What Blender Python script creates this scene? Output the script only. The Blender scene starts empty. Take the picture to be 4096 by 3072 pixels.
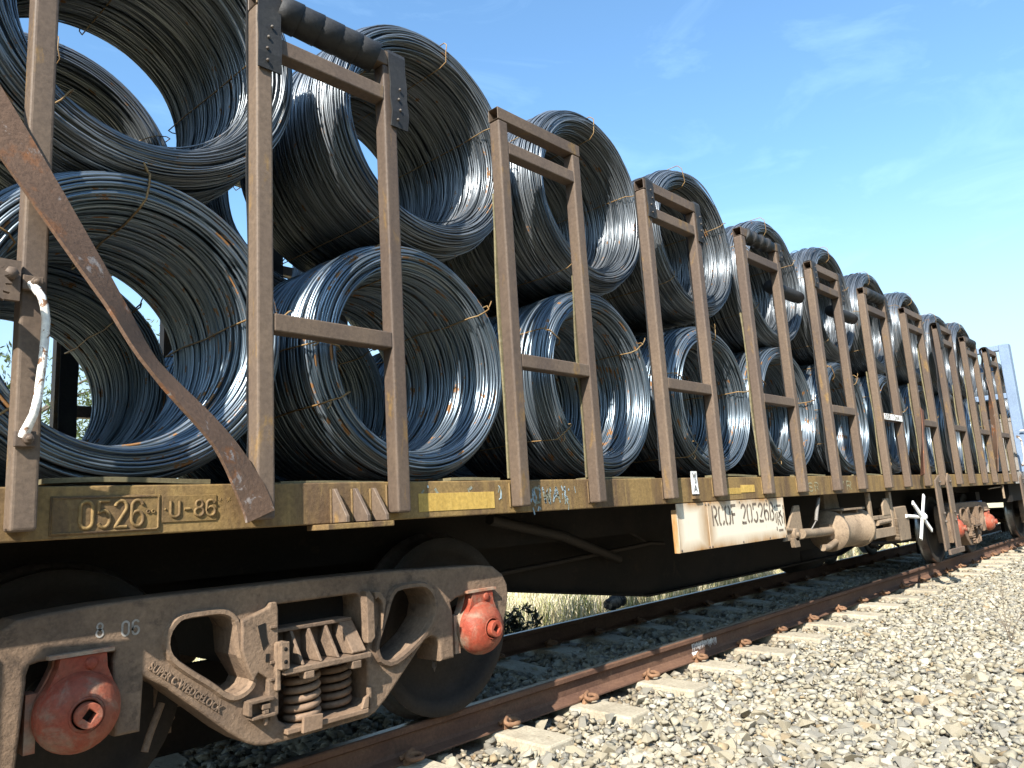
import bpy, bmesh, math, random
import numpy as np
from mathutils import Vector, Matrix

random.seed(7)
RNG = np.random.default_rng(7)
S = bpy.context.scene
COL = S.collection
PI = math.pi

# ------------------------------------------------------------------ camera
cam = bpy.data.cameras.new('camera'); camo = bpy.data.objects.new('camera', cam); COL.objects.link(camo)
fw = Vector((0.7180, 0.6745, 0.1715)); rt = Vector((0.6911, -0.7203, -0.0603)); up = Vector((-0.0828, -0.1618, 0.9833))
M = Matrix(((rt.x, up.x, -fw.x, 0.0), (rt.y, up.y, -fw.y, -4.008), (rt.z, up.z, -fw.z, 1.0187), (0, 0, 0, 1)))
camo.matrix_world = M
cam.sensor_width = 36.0; cam.lens = 3002.35 / 4096 * 36
cam.clip_start = 0.05; cam.clip_end = 20000
S.camera = camo

# ------------------------------------------------------------------ light
SUN = Vector((0.175, 0.078, -0.158)).normalized()       # direction the light travels
sun = bpy.data.lights.new('sun', 'SUN'); suno = bpy.data.objects.new('sun', sun); COL.objects.link(suno)
sun.energy = 5.0; sun.angle = math.radians(0.5); sun.color = (1.0, 0.955, 0.88)
suno.rotation_euler = SUN.to_track_quat('-Z', 'Y').to_euler()
suno.location = (-20, -12, 30)
W = bpy.data.worlds.new('World'); S.world = W; W.use_nodes = True
nt = W.node_tree; nt.nodes.clear()
out = nt.nodes.new('ShaderNodeOutputWorld'); bg = nt.nodes.new('ShaderNodeBackground')
sky = nt.nodes.new('ShaderNodeTexSky'); sky.sky_type = 'NISHITA'; sky.sun_disc = False
sky.sun_elevation = math.asin(-SUN.z)
sky.sun_rotation = math.atan2(-SUN.x, -SUN.y)
sky.altitude = 0; sky.air_density = 1.25; sky.dust_density = 1.0; sky.ozone_density = 1.4
tc = nt.nodes.new('ShaderNodeTexCoord')
mp = nt.nodes.new('ShaderNodeMapping'); mp.inputs['Scale'].default_value = (1.6, 3.4, 9.0); mp.inputs['Rotation'].default_value = (0.25, 0.2, 0.5)
nz = nt.nodes.new('ShaderNodeTexNoise'); nz.inputs['Scale'].default_value = 1.6; nz.inputs['Detail'].default_value = 9; nz.inputs['Roughness'].default_value = 0.62; nz.inputs['Distortion'].default_value = 0.6
rp = nt.nodes.new('ShaderNodeValToRGB'); rp.color_ramp.elements[0].position = 0.53; rp.color_ramp.elements[1].position = 0.90
rp.color_ramp.elements[1].color = (0.14, 0.14, 0.14, 1)
mx = nt.nodes.new('ShaderNodeMixRGB'); mx.inputs[2].default_value = (9.0, 9.6, 10.2, 1)
nt.links.new(tc.outputs['Generated'], mp.inputs['Vector']); nt.links.new(mp.outputs[0], nz.inputs['Vector'])
nt.links.new(nz.outputs['Fac'], rp.inputs[0]); nt.links.new(rp.outputs[0], mx.inputs[0])
nt.links.new(sky.outputs[0], mx.inputs[1])
tint = nt.nodes.new('ShaderNodeMixRGB'); tint.blend_type = 'MULTIPLY'; tint.inputs[0].default_value = 1; tint.inputs[2].default_value = (0.88, 1.18, 1.35, 1)
sz_ = nt.nodes.new('ShaderNodeSeparateXYZ'); nt.links.new(tc.outputs['Generated'], sz_.inputs[0])
hr = nt.nodes.new('ShaderNodeValToRGB'); hr.color_ramp.interpolation = 'EASE'; hr.color_ramp.elements[0].position = 0.0; hr.color_ramp.elements[0].color = (.85,.85,.85,1); hr.color_ramp.elements[1].position = 0.42; hr.color_ramp.elements[1].color = (0,0,0,1)
nt.links.new(sz_.outputs['Z'], hr.inputs[0])
hz = nt.nodes.new('ShaderNodeMixRGB'); hz.inputs[2].default_value = (3.7, 4.2, 4.5, 1)
nt.links.new(mx.outputs[0], tint.inputs[1]); nt.links.new(hr.outputs[0], hz.inputs[0]); nt.links.new(tint.outputs[0], hz.inputs[1]); nt.links.new(hz.outputs[0], bg.inputs['Color']); bg.inputs['Strength'].default_value = 0.10
nt.links.new(bg.outputs[0], out.inputs[0])
S.view_settings.view_transform = 'Standard'; S.view_settings.look = 'None'
S.view_settings.exposure = 1.15; S.view_settings.gamma = 1.0; S.view_settings.use_curve_mapping = False
S.cycles.max_bounces = 6; S.cycles.diffuse_bounces = 3

# ------------------------------------------------------------------ helpers
def new_obj(name, me, mat=None, parent=None, loc=None):
    o = bpy.data.objects.new(name, me); COL.objects.link(o)
    if mat is not None and me is not None and len(me.materials) == 0:
        for m in (mat if isinstance(mat, (list, tuple)) else [mat]): me.materials.append(m)
    if parent is not None: o.parent = parent
    if loc is not None: o.location = loc
    return o
def empty(name, loc=(0, 0, 0), parent=None):
    o = bpy.data.objects.new(name, None); COL.objects.link(o); o.location = loc; o.empty_display_size = 0.1
    if parent is not None: o.parent = parent
    return o
def tag(o, label=None, cat=None, group=None, kind=None):
    if label: o['label'] = label
    if cat: o['category'] = cat
    if group: o['group'] = group
    if kind: o['kind'] = kind
    return o
def bevel(o, w=0.004, seg=2, ang=35):
    b = o.modifiers.new('bevel', 'BEVEL'); b.width = w; b.segments = seg; b.limit_method = 'ANGLE'; b.angle_limit = math.radians(ang)
    return o

class MB:
    def __init__(s): s.v = []; s.f = []; s.m = []; s.sm = []
    def add(s, vs, fs, mi=0, smooth=False):
        n = len(s.v); s.v += [tuple(v) for v in vs]
        for f in fs: s.f.append(tuple(i + n for i in f)); s.m.append(mi); s.sm.append(smooth)
        return s
    def box(s, x0, x1, y0, y1, z0, z1, mi=0):
        return s.add([(x0,y0,z0),(x1,y0,z0),(x1,y1,z0),(x0,y1,z0),(x0,y0,z1),(x1,y0,z1),(x1,y1,z1),(x0,y1,z1)],
              [(0,3,2,1),(4,5,6,7),(0,1,5,4),(1,2,6,5),(2,3,7,6),(3,0,4,7)], mi)
    def tbox(s, mat, sx, sy, sz, mi=0):
        c = [mat @ Vector((x*sx/2, y*sy/2, z*sz/2)) for z in (-1,1) for (x,y) in ((-1,-1),(1,-1),(1,1),(-1,1))]
        return s.add(c, [(0,3,2,1),(4,5,6,7),(0,1,5,4),(1,2,6,5),(2,3,7,6),(3,0,4,7)], mi)
    def prism(s, pts, y0, y1, axis='y', mi=0):
        n = len(pts)
        a = sum(pts[i][0]*pts[(i+1)%n][1]-pts[(i+1)%n][0]*pts[i][1] for i in range(n))
        if a < 0: pts = pts[::-1]
        def mk(p, t):
            if axis == 'y': return (p[0], t, p[1])
            if axis == 'x': return (t, p[0], p[1])
            return (p[0], p[1], t)
        vs = [mk(p, y0) for p in pts] + [mk(p, y1) for p in pts]
        fs = [tuple(range(n)), tuple(range(2*n-1, n-1, -1))] + [(i, n+i, n+(i+1)%n, (i+1)%n) for i in range(n)]
        if axis != 'y': fs = [f[::-1] for f in fs]
        return s.add(vs, fs, mi)
    def tube(s, path, r, n=8, closed=False, mi=0, caps=True, flat=1.0):
        P = [Vector(p) for p in path]; N = len(P); rings = []; prev = None
        rr = r if isinstance(r, (list, tuple)) else [r]*N
        for i in range(N):
            a = P[(i-1) % N] if (closed or i > 0) else P[i]; b = P[(i+1) % N] if (closed or i < N-1) else P[i]
            t = (b-a).normalized()
            if prev is None:
                q = Vector((0,0,1)) if abs(t.z) < 0.9 else Vector((0,1,0))
                nrm = (q - t*q.dot(t)).normalized()
            else: nrm = (prev - t*prev.dot(t)).normalized()
            prev = nrm; bn = t.cross(nrm)
            rings.append([P[i] + (nrm*math.cos(2*PI*k/n)*flat + bn*math.sin(2*PI*k/n))*rr[i] for k in range(n)])
        vs = [v for R in rings for v in R]; fs = []
        for i in range(N if closed else N-1):
            j = (i+1) % N
            for k in range(n): fs.append((i*n+k, i*n+(k+1)%n, j*n+(k+1)%n, j*n+k))
        s.add(vs, fs, mi, True)
        if caps and not closed:
            s.add(rings[0], [tuple(range(n-1, -1, -1))], mi); s.add(rings[-1], [tuple(range(n))], mi)
        return s
    def lathe(s, prof, axis='y', c=(0,0,0), n=32, mi=0, smooth=True):
        # prof: list of (radius, along-axis)
        vs = []
        for (r, a) in prof:
            for k in range(n):
                t = 2*PI*k/n; x, z = r*math.cos(t), r*math.sin(t)
                if axis == 'y': vs.append((c[0]+x, c[1]+a, c[2]+z))
                elif axis == 'x': vs.append((c[0]+a, c[1]+x, c[2]+z))
                else: vs.append((c[0]+x, c[1]+z, c[2]+a))
        fs = []
        for i in range(len(prof)-1):
            for k in range(n): fs.append((i*n+k, i*n+(k+1)%n, (i+1)*n+(k+1)%n, (i+1)*n+k))
        return s.add(vs, fs, mi, smooth)
    def mesh(s, name):
        me = bpy.data.meshes.new(name); me.from_pydata(s.v, [], s.f)
        me.polygons.foreach_set('material_index', s.m); me.polygons.foreach_set('use_smooth', s.sm)
        me.update()
        bm = bmesh.new(); bm.from_mesh(me); bmesh.ops.recalc_face_normals(bm, faces=bm.faces); bm.to_mesh(me); bm.free()
        return me
    def split(s, pad=.003):
        n = len(s.v); par = list(range(n))
        def find(a):
            while par[a] != a: par[a] = par[par[a]]; a = par[a]
            return a
        for f in s.f:
            for q in f[1:]: par[find(q)] = find(f[0])
        grp = {}
        for i in range(n): grp.setdefault(find(i), []).append(i)
        bx = [[min(s.v[i][k] for i in g) for k in range(3)] + [max(s.v[i][k] for i in g) for k in range(3)] for g in grp.values()]
        keys = list(grp); cl = list(range(len(keys)))
        for a in range(len(keys)):
            for b in range(a):
                if all(bx[a][k] <= bx[b][k+3]+pad and bx[b][k] <= bx[a][k+3]+pad for k in range(3)):
                    ca, cb = cl[a], cl[b]; cl = [cb if c == ca else c for c in cl]
        which = {}
        for ki, k in enumerate(keys):
            for i in grp[k]: which[i] = cl[ki]
        outs = {}
        for f, m, sm in zip(s.f, s.m, s.sm):
            o = outs.setdefault(which[f[0]], (MB(), {}))
            idx = []
            for i in f:
                if i not in o[1]: o[1][i] = len(o[0].v); o[0].v.append(s.v[i])
                idx.append(o[1][i])
            o[0].f.append(tuple(idx)); o[0].m.append(m); o[0].sm.append(sm)
        return [o[0] for o in outs.values()]
    def objs(s, name, mat, parent=None, bev=0):
        r = [p_.obj(name, mat, parent) for p_ in s.split()]
        if bev: [bevel(o, bev, 2) for o in r]
        return r
    def obj(s, name, mat, parent=None, loc=None): return new_obj(name, s.mesh(name), mat, parent, loc)

def curve_plate(name, outer, holes, y0, y1, bev=0.008):
    """plate in the XZ plane with real holes, y from y0 to y1"""
    cu = bpy.data.curves.new(name, 'CURVE'); cu.dimensions = '2D'; cu.fill_mode = 'BOTH'
    cu.extrude = abs(y1-y0)/2 - bev; cu.bevel_depth = bev; cu.bevel_resolution = 2; cu.offset = -bev
    for pts in [outer] + holes:
        sp = cu.splines.new('POLY'); sp.points.add(len(pts)-1); sp.use_cyclic_u = True
        for q, p_ in zip(sp.points, pts): q.co = (p_[0], p_[1], 0, 1)
    o = bpy.data.objects.new(name, cu); me = bpy.data.meshes.new_from_object(o)
    bpy.data.objects.remove(o); bpy.data.curves.remove(cu)
    me.transform(Matrix.Translation((0, (y0+y1)/2, 0)) @ Matrix.Rotation(PI/2, 4, 'X'))
    return me
def text_mesh(txt, size, ext, name, sx=1.0):
    cu = bpy.data.curves.new(name, 'FONT'); cu.body = txt; cu.size = size; cu.extrude = ext; cu.bevel_depth = ext*0.4
    o = bpy.data.objects.new(name, cu); me = bpy.data.meshes.new_from_object(o)
    bpy.data.objects.remove(o); bpy.data.curves.remove(cu)
    me.transform(Matrix.Rotation(PI/2, 4, 'X') @ Matrix.Diagonal((sx, 1, 1, 1)))
    return me
def smooth_poly(pts, it=2):
    for _ in range(it):
        q = []
        n = len(pts)
        for i in range(n):
            a, b = pts[i], pts[(i+1) % n]
            q.append((a[0]*.75+b[0]*.25, a[1]*.75+b[1]*.25)); q.append((a[0]*.25+b[0]*.75, a[1]*.25+b[1]*.75))
        pts = q
    return pts

# stroke letters --------------------------------------------------
def arc(cx, cy, rx, ry, a0, a1, n=10): return [(cx+rx*math.cos(math.radians(a0+(a1-a0)*i/n)), cy+ry*math.sin(math.radians(a0+(a1-a0)*i/n))) for i in range(n+1)]
def glyph(c):
    t = arc
    G = {
     '0': [t(.25,.75,.25,.25,0,180)+t(.25,.25,.25,.25,180,360)+[(.5,.75)]],
     'O': [t(.25,.75,.25,.25,0,180)+t(.25,.25,.25,.25,180,360)+[(.5,.75)]],
     '5': [[(.48,1),(.04,1),(.04,.56)]+t(.25,.32,.25,.32,110,-150)],
     '2': [t(.25,.75,.24,.25,170,-25)+[(.02,0),(.5,0)]],
     '6': [t(.25,.75,.24,.25,20,180)+[(.0,.3)]+t(.25,.29,.25,.29,180,540,16)],
     '8': [t(.25,.76,.2,.24,0,360,14), t(.25,.27,.25,.27,90,450,14)],
     'U': [[(0,1)]+t(.25,.25,.25,.25,180,360)+[(.5,1)]],
     '-': [[(.08,.48),(.42,.48)]],
     'R': [[(.03,0),(.03,1),(.26,1)]+t(.26,.74,.22,.26,90,-90)+[(.03,.48)], [(.24,.48),(.5,0)]],
     'C': [t(.25,.75,.25,.25,5,180)+t(.25,.25,.25,.25,180,355)],
     'F': [[(.04,0),(.04,1),(.5,1)], [(.04,.52),(.38,.52)]],
     'B': [[(.03,0),(.03,1),(.24,1)]+t(.24,.76,.2,.24,90,-90)+t(.24,.27,.25,.27,80,-90)+[(.03,0)]],
     'D': [[(.03,0),(.03,1)]+t(.1,.5,.4,.5,90,-90)+[(.03,0)]],
     'S': [t(.25,.75,.23,.24,10,230)+t(.25,.26,.25,.26,60,-170)],
     'W': [[(0,1),(.13,0),(.27,.7),(.4,0),(.55,1)]], 'K': [[(0,0),(0,1)],[(.5,1),(.02,.45),(.5,0)]],
     'Y': [[(0,1),(.25,.5),(.5,1)],[(.25,.5),(.25,0)]], 'E': [[(.48,1),(.03,1),(.03,0),(.48,0)],[(.03,.52),(.4,.52)]],
     'Q': [t(.25,.5,.27,.5,0,360,18),[(.3,.25),(.55,-.08)]], 'A': [[(0,0),(.25,1),(.5,0)],[(.1,.38),(.4,.38)]],
     'I': [[(.2,0),(.2,1)]], 'N': [[(0,0),(0,1),(.5,0),(.5,1)]], 'M': [[(0,0),(.05,1),(.27,.4),(.5,1),(.55,0)]],
     '1': [[(.1,.8),(.27,1),(.27,0)]], '4': [[(.4,0),(.4,1),(0,.3),(.55,.3)]], 'm': [[(0,0),(0,.6),(.15,.65),(.25,.5),(.25,0)],[(.25,.5),(.4,.65),(.5,.5),(.5,0)]],
     'P': [[(.03,0),(.03,1),(.26,1)]+t(.26,.74,.22,.26,90,-90)+[(.03,.48)]],
    }
    return G.get(c, [])
def resample(pl, d):
    o = [pl[0]]
    for a, b in zip(pl, pl[1:]):
        L = math.hypot(b[0]-a[0], b[1]-a[1]); k = max(1, int(math.ceil(L/d)))
        for i in range(1, k+1): o.append((a[0]+(b[0]-a[0])*i/k, a[1]+(b[1]-a[1])*i/k))
    return o
def ribbon(mb, pl, w, y, th=0.0015, mi=0):
    """flat stroke in the XZ plane, facing -Y"""
    n = len(pl); L = []; R = []
    for i in range(n):
        a = pl[max(i-1,0)]; b = pl[min(i+1,n-1)]
        dx, dz = b[0]-a[0], b[1]-a[1]; l = math.hypot(dx, dz) or 1
        nx, nz = -dz/l*w/2, dx/l*w/2
        L.append((pl[i][0]+nx, y-th, pl[i][1]+nz)); R.append((pl[i][0]-nx, y-th, pl[i][1]-nz))
    vs = L + R; fs = [(i, n+i, n+i+1, i+1) for i in range(n-1)]
    mb.add(vs, fs, mi)
def write_strokes(mb, txt, x, z, h, wch, gap, lw, y, stencil=False, skew=0.0, jit=0.0, tube=False, space=0.35, th=0.0015):
    for ch in txt:
        if ch == ' ': x += wch*space*2 + gap; continue
        for pl in glyph(ch):
            pl = resample(pl, 0.04)
            q = [(x + (p_[0]/.5)*wch + skew*p_[1]*h + random.uniform(-jit, jit), z + p_[1]*h + random.uniform(-jit, jit)) for p_ in pl]
            if stencil:
                runs = [[]]
                for p_, w_ in zip(pl, q):
                    cut = abs(p_[0]-.25) < .065 and ch in '0CO6' and (p_[1] > .9 or p_[1] < .1)
                    cut = cut or (ch in 'RB' and .08 < p_[0] < .17) or (ch == 'F' and abs(p_[1]-.8) < .05) or (ch == '2' and .12 < p_[1] < .2 ) or (ch == '5' and abs(p_[1]-.62) < .05)
                    if cut:
                        if runs[-1]: runs.append([])
                    else: runs[-1].append(w_)
                for r_ in runs:
                    if len(r_) > 1: ribbon(mb, r_, lw, y, th)
            elif tube: mb.tube([(a, y, b) for a, b in q], lw/2, 6)
            else: ribbon(mb, q, lw, y, th)
        x += wch + gap
    return x

# ------------------------------------------------------------------ materials
def nodes(name):
    m = bpy.data.materials.new(name); m.use_nodes = True
    return m, m.node_tree, m.node_tree.nodes['Principled BSDF']
def noise(t, scale, detail=5, rough=0.6, coord='Object', stretch=None, dist=0.0):
    c = t.nodes.new('ShaderNodeTexCoord'); n = t.nodes.new('ShaderNodeTexNoise')
    n.inputs['Scale'].default_value = scale; n.inputs['Detail'].default_value = detail; n.inputs['Roughness'].default_value = rough; n.inputs['Distortion'].default_value = dist
    src = c.outputs[coord]
    oi = t.nodes.new('ShaderNodeObjectInfo'); of = t.nodes.new('ShaderNodeVectorMath'); of.operation = 'MULTIPLY_ADD'
    of.inputs[1].default_value = (37.0, 53.0, 29.0); t.links.new(oi.outputs['Random'], of.inputs[0]); t.links.new(src, of.inputs[2]); src = of.outputs[0]
    if stretch:
        p = t.nodes.new('ShaderNodeMapping'); p.inputs['Scale'].default_value = stretch; t.links.new(src, p.inputs[0]); src = p.outputs[0]
    t.links.new(src, n.inputs['Vector']); return n
def ramp(t, src, a, b, ca=(0,0,0,1), cb=(1,1,1,1)):
    r = t.nodes.new('ShaderNodeValToRGB'); r.color_ramp.elements[0].position = a; r.color_ramp.elements[1].position = b
    r.color_ramp.elements[0].color = ca; r.color_ramp.elements[1].color = cb
    t.links.new(src, r.inputs[0]); return r
def mix(t, fac, a, b, mode='MIX'):
    m = t.nodes.new('ShaderNodeMixRGB'); m.blend_type = mode
    for i, v in ((0, fac), (1, a), (2, b)):
        if isinstance(v, (int, float)): m.inputs[i].default_value = v
        elif isinstance(v, tuple): m.inputs[i].default_value = (v + (1,))[:4]
        else: t.links.new(v, m.inputs[i])
    return m.outputs[0]
def bump(t, b, src, dist=0.003, strength=0.5):
    n = t.nodes.new('ShaderNodeBump'); n.inputs['Distance'].default_value = dist; n.inputs['Strength'].default_value = strength
    t.links.new(src, n.inputs['Height']); t.links.new(n.outputs[0], b.inputs['Normal'])
def worn(name, base, second, third=None, s1=3.0, s2=12.0, a=0.45, b=0.6, a2=0.58, b2=0.66, rough=0.75, bmp=0.002, stretch=None, metal=0.0, spec=0.3, speck=True):
    m, t, p = nodes(name)
    n1 = noise(t, s1, 6, 0.65, stretch=stretch); f = ramp(t, n1.outputs['Fac'], a, b)
    c = mix(t, f.outputs[0], base, second)
    if third:
        n2 = noise(t, s2, 8, 0.7, stretch=stretch, dist=0.4); f2 = ramp(t, n2.outputs['Fac'], a2, b2); c = mix(t, f2.outputs[0], c, third)
    n3 = noise(t, 60, 4, 0.7); f3 = ramp(t, n3.outputs['Fac'], 0.3, 0.75, (.72,.72,.72,1), (1.18,1.18,1.18,1)); c = mix(t, 1.0, c, f3.outputs[0], 'MULTIPLY')
    oi = t.nodes.new('ShaderNodeObjectInfo'); fo = ramp(t, oi.outputs['Random'], 0, 1, (.88,.87,.86,1), (1.1,1.1,1.1,1)); c = mix(t, 1.0, c, fo.outputs[0], 'MULTIPLY')
    t.links.new(c, p.inputs['Base Color']); p.inputs['Roughness'].default_value = rough; p.inputs['Metallic'].default_value = metal
    p.inputs['Specular IOR Level'].default_value = spec
    bump(t, p, n3.outputs['Fac'], bmp, 0.6)
    return m
m_post = worn('dusty_brown_steel', (0.148,0.105,0.073), (0.105,0.075,0.057), (0.22,0.135,0.052), 2.2, 7, .42, .62, .59, .68, .62, .0015, stretch=(1,1,.35))
m_sill = worn('ochre_sill_paint', (.25,.160,.060), (.12,.074,.040), (.31,.205,.078), 3.0, 9, .42, .62, .57, .70, .75, .004, stretch=(1.6,1,.35))
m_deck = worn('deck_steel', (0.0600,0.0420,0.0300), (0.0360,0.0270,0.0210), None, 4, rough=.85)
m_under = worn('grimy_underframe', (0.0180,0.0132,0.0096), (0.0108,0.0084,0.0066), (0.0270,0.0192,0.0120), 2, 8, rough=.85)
m_bogie = worn('dusty_bogie_cast_steel', (.215,.145,.094), (.145,.098,.066), (.080,.056,.040), 4, 10, .4, .62, .55, .70, .8, .007)
m_spring = worn('dusty_spring_steel', (.235,.155,.10), (.18,.115,.072), (.36,.29,.22), 6, 20, .4, .6, .66, .72, .65, .002)
m_wheel = worn('wheel_grime', (0.0300,0.0222,0.0168), (0.0216,0.0168,0.0132), None, 4, rough=.75)
m_tread = worn('polished_tread', (.35,.34,.33), (.25,.23,.21), None, 4, rough=.28, metal=.9)
m_cap = worn('orange_cap_paint', (.32,.056,.028), (.30,.09,.05), (.29,.195,.135), 6, 9, .4, .6, .50, .68, .62, .005)
m_capdust = worn('dusty_pale_cap', (.38,.28,.20), (.40,.17,.10), None, 6, rough=.75)
m_rail = worn('rusty_rail', (.165,.088,.054), (.120,.062,.040), (.22,.13,.075), 5, 24, .4, .6, .6, .7, .85, .002, stretch=(.5,1,1))
m_railtop = worn('dull_rail_head', (.16,.15,.13), (.10,.09,.075), None, 3, rough=.42, metal=.75, stretch=(.2,1,1))
m_conc = worn('weathered_concrete', (.44,.385,.285), (.35,.30,.22), (.25,.19,.13), 6, 14, .4, .62, .58, .70, .9, .006)
m_clip = worn('rusty_clip', (.20,.105,.058), (.26,.145,.08), None, 14, rough=.85)
m_rubber = worn('weathered_rubber', (0.0220,0.0220,0.0231), (0.0330,0.0319,0.0303), (0.0550,0.0523,0.0468), 6, 20, .42, .62, .62, .75, .62, .003)
m_bolt = worn('bolt_steel', (.13,.11,.09), (.09,.065,.05), None, 30, rough=.55)
m_hole_shade = worn('painted_hole_shade', (0.0110,0.0094,0.0077), (0.0083,0.0072,0.0066), None, 5, rough=.9)  # near-black colour painting the shade of holes that are not cut
m_brace = worn('rusty_flat_bar', (.150,.090,.058), (.27,.105,.036), (.30,.25,.22), 4.5, 9, .58, .68, .60, .64, .65, .004)
m_brace2 = worn('orange_rusty_bar', (0.1440,0.0612,0.0324), (0.1152,0.0540,0.0360), (0.2592,0.1008,0.0288), 6, 10, .4, .62, .60, .68, .72, .003)
m_white = worn('chipped_white_paint', (.82,.80,.76), (.75,.72,.66), (.22,.11,.05), 8, 22, .45, .6, .60, .64, .45, .002)
m_handle = worn('rust_bitten_white_paint', (.80,.78,.73), (.70,.66,.58), (.20,.10,.05), 8, 26, .45, .6, .54, .58, .5, .003)
m_wtag = worn('white_card', (.85,.84,.80), (.80,.78,.74), None, 6, rough=.6)
m_black = worn('black_marker', (.02,.02,.025), (.03,.03,.03), None, 8, rough=.6)
m_sten = worn('stencil_grey', (.17,.13,.10), (.22,.17,.12), None, 14, rough=.7)
m_yel = worn('yellow_reflector', (.60,.39,.10), (.50,.32,.08), (.68,.48,.16), 5, 30, .4, .6, .55, .7, .4, .001, stretch=(6,1,.4))
m_gr1 = worn('pale_blue_chalk', (0.3024,0.3744,0.3960), (0.2160,0.2160,0.1584), None, 18, a=.48, b=.56, rough=.8)
m_gr2 = worn('pale_yellow_chalk', (0.3600,0.3240,0.2016), (0.2376,0.1872,0.0936), None, 18, a=.48, b=.58, rough=.8)
m_wood = worn('weathered_batten', (0.1872,0.1584,0.0864), (0.1368,0.1152,0.0648), (0.2376,0.2088,0.1296), 5, 18, rough=.85, stretch=(.3,3,3))
m_blue = worn('pale_blue_paint', (0.2160,0.2880,0.4032), (0.1944,0.2592,0.3600), (0.1440,0.1296,0.1152), 3, 14, .4, .6, .68, .72, .45, .001)
m_greyp = worn('grey_panel_paint', (0.2448,0.2232,0.2016), (0.2160,0.1944,0.1728), None, 5, rough=.6)
m_tie = worn('rusty_tie_wire', (0.2376,0.1368,0.0504), (0.3024,0.2088,0.1008), (0.1440,0.0648,0.0216), 9, 30, rough=.6)
m_bark = worn('bark', (.16,.13,.10), (.09,.07,.055), None, 6, rough=.95, stretch=(1,1,.2))
m_twig = worn('dry_twig', (.20,.16,.12), (.14,.11,.08), None, 6, rough=.9)
m_brake = worn('dusty_brake_gear', (.28,.205,.135), (.21,.152,.10), (.15,.107,.075), 4, 14, rough=.75)
m_blued = worn('blue_label', (.05,.16,.40), (.06,.2,.45), None, 5, rough=.4)

# sign board: white with rust bleeding in from the edges and down the seam
def sign_material():
    m, t, p = nodes('rust_stained_white_board')
    c = t.nodes.new('ShaderNodeTexCoord'); sp = t.nodes.new('ShaderNodeSeparateXYZ'); t.links.new(c.outputs['Generated'], sp.inputs[0])
    n = noise(t, 3.0, 6, .7, stretch=(1,1,.25)); n2 = noise(t, 14, 6, .7, stretch=(2,1,.3))
    def edge(src, a, w):
        d = t.nodes.new('ShaderNodeMath'); d.operation = 'SUBTRACT'; t.links.new(src, d.inputs[0]); d.inputs[1].default_value = a
        ab = t.nodes.new('ShaderNodeMath'); ab.operation = 'ABSOLUTE'; t.links.new(d.outputs[0], ab.inputs[0])
        q = t.nodes.new('ShaderNodeMath'); q.operation = 'DIVIDE'; t.links.new(ab.outputs[0], q.inputs[0]); q.inputs[1].default_value = w
        i = t.nodes.new('ShaderNodeMath'); i.operation = 'SUBTRACT'; i.inputs[0].default_value = 1; t.links.new(q.outputs[0], i.inputs[1]); i.use_clamp = True
        return i.outputs[0]
    fac = None
    for s_, a, w in ((sp.outputs[0], .235, .085), (sp.outputs[0], 0, .05), (sp.outputs[0], 1, .03), (sp.outputs[2], 1, .22), (sp.outputs[2], 0, .26)):
        e = edge(s_, a, w)
        if fac is None: fac = e
        else:
            mm = t.nodes.new('ShaderNodeMath'); mm.operation = 'MAXIMUM'; t.links.new(fac, mm.inputs[0]); t.links.new(e, mm.inputs[1]); fac = mm.outputs[0]
    mu = t.nodes.new('ShaderNodeMath'); mu.operation = 'MULTIPLY_ADD'; t.links.new(n.outputs['Fac'], mu.inputs[0]); mu.inputs[1].default_value = 2.6; mu.inputs[2].default_value = -.55
    m3 = t.nodes.new('ShaderNodeMath'); m3.operation = 'MULTIPLY'; t.links.new(fac, m3.inputs[0]); t.links.new(mu.outputs[0], m3.inputs[1]); m3.use_clamp = True
    c1 = mix(t, m3.outputs[0], (.74,.655,.51), (.34,.17,.05))
    r2 = ramp(t, n2.outputs['Fac'], .62, .76); c2 = mix(t, r2.outputs[0], c1, (.52,.38,.24))
    t.links.new(c2, p.inputs['Base Color']); p.inputs['Roughness'].default_value = .55
    return m
m_sign = sign_material()

def wire_material(name, base, hi, rustamt, metal=.55, rough=.36):
    m, t, p = nodes(name)
    at = t.nodes.new('ShaderNodeAttribute'); at.attribute_name = 'rnd'
    oi = t.nodes.new('ShaderNodeObjectInfo')
    c0 = mix(t, at.outputs['Fac'], base, hi)
    n = noise(t, 11.0, 5, .65); 
    ad = t.nodes.new('ShaderNodeMath'); ad.operation = 'MULTIPLY_ADD'; t.links.new(at.outputs['Fac'], ad.inputs[0]); ad.inputs[1].default_value = .22; t.links.new(n.outputs['Fac'], ad.inputs[2])
    f = ramp(t, ad.outputs[0], .80-rustamt, .84-rustamt)
    c = mix(t, f.outputs[0], c0, (.27,.13,.045))
    inv = t.nodes.new('ShaderNodeMath'); inv.operation = 'MULTIPLY_ADD'; t.links.new(f.outputs[0], inv.inputs[0]); inv.inputs[1].default_value = -metal*.8; inv.inputs[2].default_value = metal
    t.links.new(inv.outputs[0], p.inputs['Metallic'])
    ro = t.nodes.new('ShaderNodeMath'); ro.operation = 'MULTIPLY_ADD'; t.links.new(f.outputs[0], ro.inputs[0]); ro.inputs[1].default_value = .3; ro.inputs[2].default_value = rough
    t.links.new(ro.outputs[0], p.inputs['Roughness'])
    t.links.new(c, p.inputs['Base Color'])
    return m
m_wire_thick = wire_material('blue_grey_wire_rod', (.100,.135,.165), (.30,.345,.39), .05, .74, .33)
m_wire_thin = wire_material('dark_drawn_wire', (.085,.100,.114), (.32,.34,.36), .0, .72, .35)

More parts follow.
